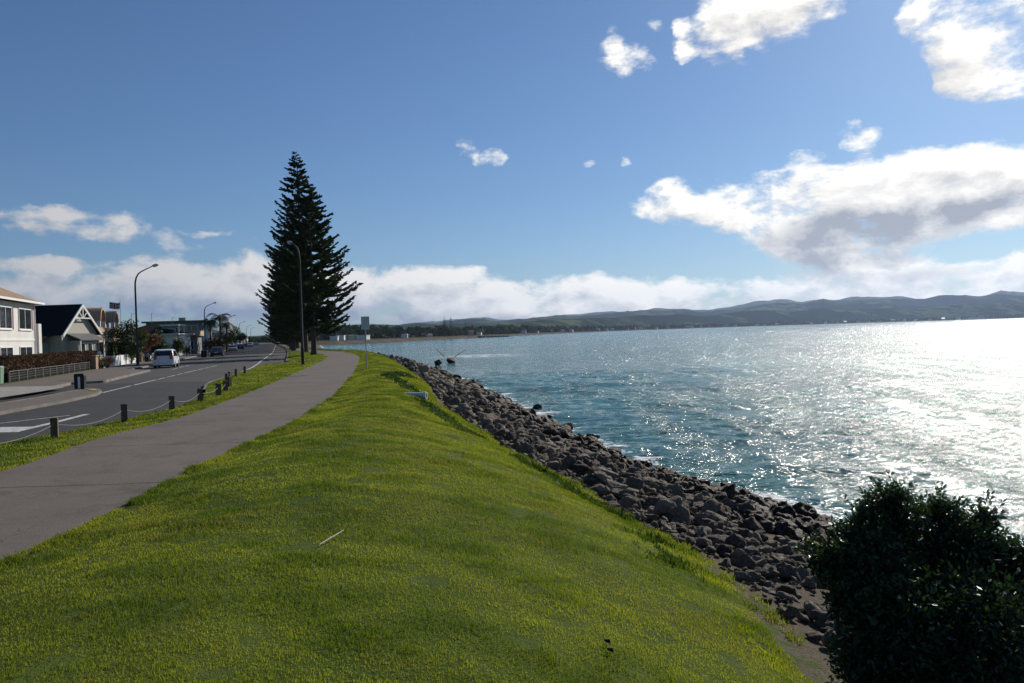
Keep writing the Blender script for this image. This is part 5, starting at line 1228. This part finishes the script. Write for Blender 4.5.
# free-floating clouds elsewhere in the sky
far = T.ramp(T.noise(2.2, 3, .5, nv), .56, .75, 0, .55)
back = T.ramp(T.n('ShaderNodeSeparateXYZ', ins={0: v}).outputs[1], .35, .05)
acc = T.math('MINIMUM', T.math('MAXIMUM', acc, T.math('MULTIPLY', far, back)), 1.04)
f2 = T.n('ShaderNodeTexNoise', ins={'Vector': nv, 'Scale': 38.0, 'Detail': 7, 'Roughness': .62}).outputs['Fac']
dens = T.math('ADD', T.math('ADD', T.math('MULTIPLY', acc, 1.25), T.math('MULTIPLY', T.math('SUBTRACT', f1, .53), 4.2)), T.math('MULTIPLY', T.math('SUBTRACT', f2, .5), 1.3))
dens = T.math('MULTIPLY', dens, T.ramp(acc, .02, .25))
ng.links.new(dens, go.inputs[0])
def dn(vec):
    g_ = nt.nodes.new('ShaderNodeGroup'); g_.node_tree = ng; nt.links.new(vec, g_.inputs[0]); return g_.outputs[0]
d0 = dn(D)
off = Vector((.014, 0, .018)); d1 = dn(t.n('ShaderNodeVectorMath', operation='ADD', ins={0: D, 1: tuple(off)}).outputs[0])
cover = t.ramp(d0, .22, 1.15)
# dark undersides
ng2, gi2, go2, T2, v2, wv2, _ = None, None, None, None, None, None, None
T = t; vdark = None
wvD = t.n('ShaderNodeVectorMath', operation='MULTIPLY_ADD', ins={0: t.n('ShaderNodeVectorMath', operation='SUBTRACT', ins={0: t.n('ShaderNodeTexNoise', ins={'Vector': D, 'Scale': 9.0, 'Detail': 4, 'Roughness': .6}).outputs['Color'], 1: (.5, .5, .5)}).outputs[0], 1: (.06, .06, .035), 2: D}).outputs[0]
def blobW(px, py, rx, ry, rot, w):
    c = ray(px, py); rgt = c.cross(Vector((0, 0, 1))).normalized(); up = rgt.cross(c).normalized(); a = R(rot-1.75)
    r2 = rgt*math.cos(a)+up*math.sin(a); u2 = -rgt*math.sin(a)+up*math.cos(a); e = Matrix((r2, u2, c)).transposed().to_euler()
    f = 1/(1+(((px-512)**2+(py-341)**2)/FPX**2))**.5
    loc = t.n('ShaderNodeMapping', vector_type='TEXTURE', ins={'Vector': wvD, 'Location': tuple(c), 'Rotation': tuple(e), 'Scale': (rx/FPX*f, ry/FPX*f, .6)}).outputs[0]
    return t.math('MULTIPLY', t.ramp(t.n('ShaderNodeVectorMath', operation='LENGTH', ins={0: loc}).outputs['Value'], 1.3, .2), w)
dk = None
for c in DK: q = blobW(*c); dk = q if dk is None else t.math('MAXIMUM', dk, q)
mot = t.noise(16, 6, .65, D); dk = t.math('MULTIPLY', dk, t.ramp(mot, .34, .60, .62, 1.1))
self_sh = t.ramp(t.math('ADD', t.math('MULTIPLY', t.math('SUBTRACT', d1, d0), 1.1), t.math('MULTIPLY', d1, .6)), -.1, 1.7, smooth=False)
shade = t.math('ADD', t.math('MULTIPLY', self_sh, .60), t.math('MULTIPLY', dk, t.ramp(d0, .35, 1.05, .45, 1.0)), clamp=True)
dotS = t.n('ShaderNodeVectorMath', operation='DOT_PRODUCT', ins={0: D, 1: tuple(SD)}).outputs['Value']
lit = t.mix(t.ramp(dotS, .35, .92), (9.3, 9.2, 9.2), (19.0, 18.3, 17.0)); drk = t.mix(t.ramp(dotS, .35, .9), (2.8, 3.8, 5.6), (6.2, 6.5, 7.4))
cc = t.mix(shade, lit, drk)
skyc = t.mix(1.0, sky.outputs[0], SKYTINT, 'MULTIPLY')
nt.links.new(t.mix(cover, skyc, cc), bg.inputs['Color'])
W.cycles.sampling_method = 'MANUAL'; W.cycles.sample_map_resolution = 512
# ------------------------------------------------------------------ haze
if HAZE > 0:
    mb = MB(); mb.box(-12500, 12500, -600, 12200, -9.5, 520); o = mb.mesh('haze')
    hz = bpy.data.materials.new('haze'); hz.use_nodes = True; hz.node_tree.nodes.clear(); T = NT(hz.node_tree); out = T.n('ShaderNodeOutputMaterial'); pv = T.n('ShaderNodeVolumePrincipled')
    pv.inputs['Color'].default_value = (.50, .68, 1.0, 1); pv.inputs['Density'].default_value = HAZE; pv.inputs['Anisotropy'].default_value = .35
    hz.node_tree.links.new(pv.outputs[0], out.inputs['Volume'])
    tag(link('haze', o, hz), kind='stuff')
# ------------------------------------------------------------------ picture
SC.view_settings.view_transform = 'Standard'; SC.view_settings.look = 'None'; SC.view_settings.exposure = EXPO; SC.view_settings.gamma = 1
SC.cycles.max_bounces = 6; SC.cycles.diffuse_bounces = 3; SC.cycles.glossy_bounces = 2; SC.cycles.transmission_bounces = 3; SC.cycles.volume_bounces = 0
SC.cycles.sample_clamp_indirect = 4; SC.cycles.use_denoising = True; SC.cycles.denoiser = 'OPENIMAGEDENOISE'; SC.cycles.denoising_input_passes = 'RGB_ALBEDO_NORMAL'; SC.cycles.denoising_prefilter = 'NONE'; SC.cycles.use_adaptive_sampling = False
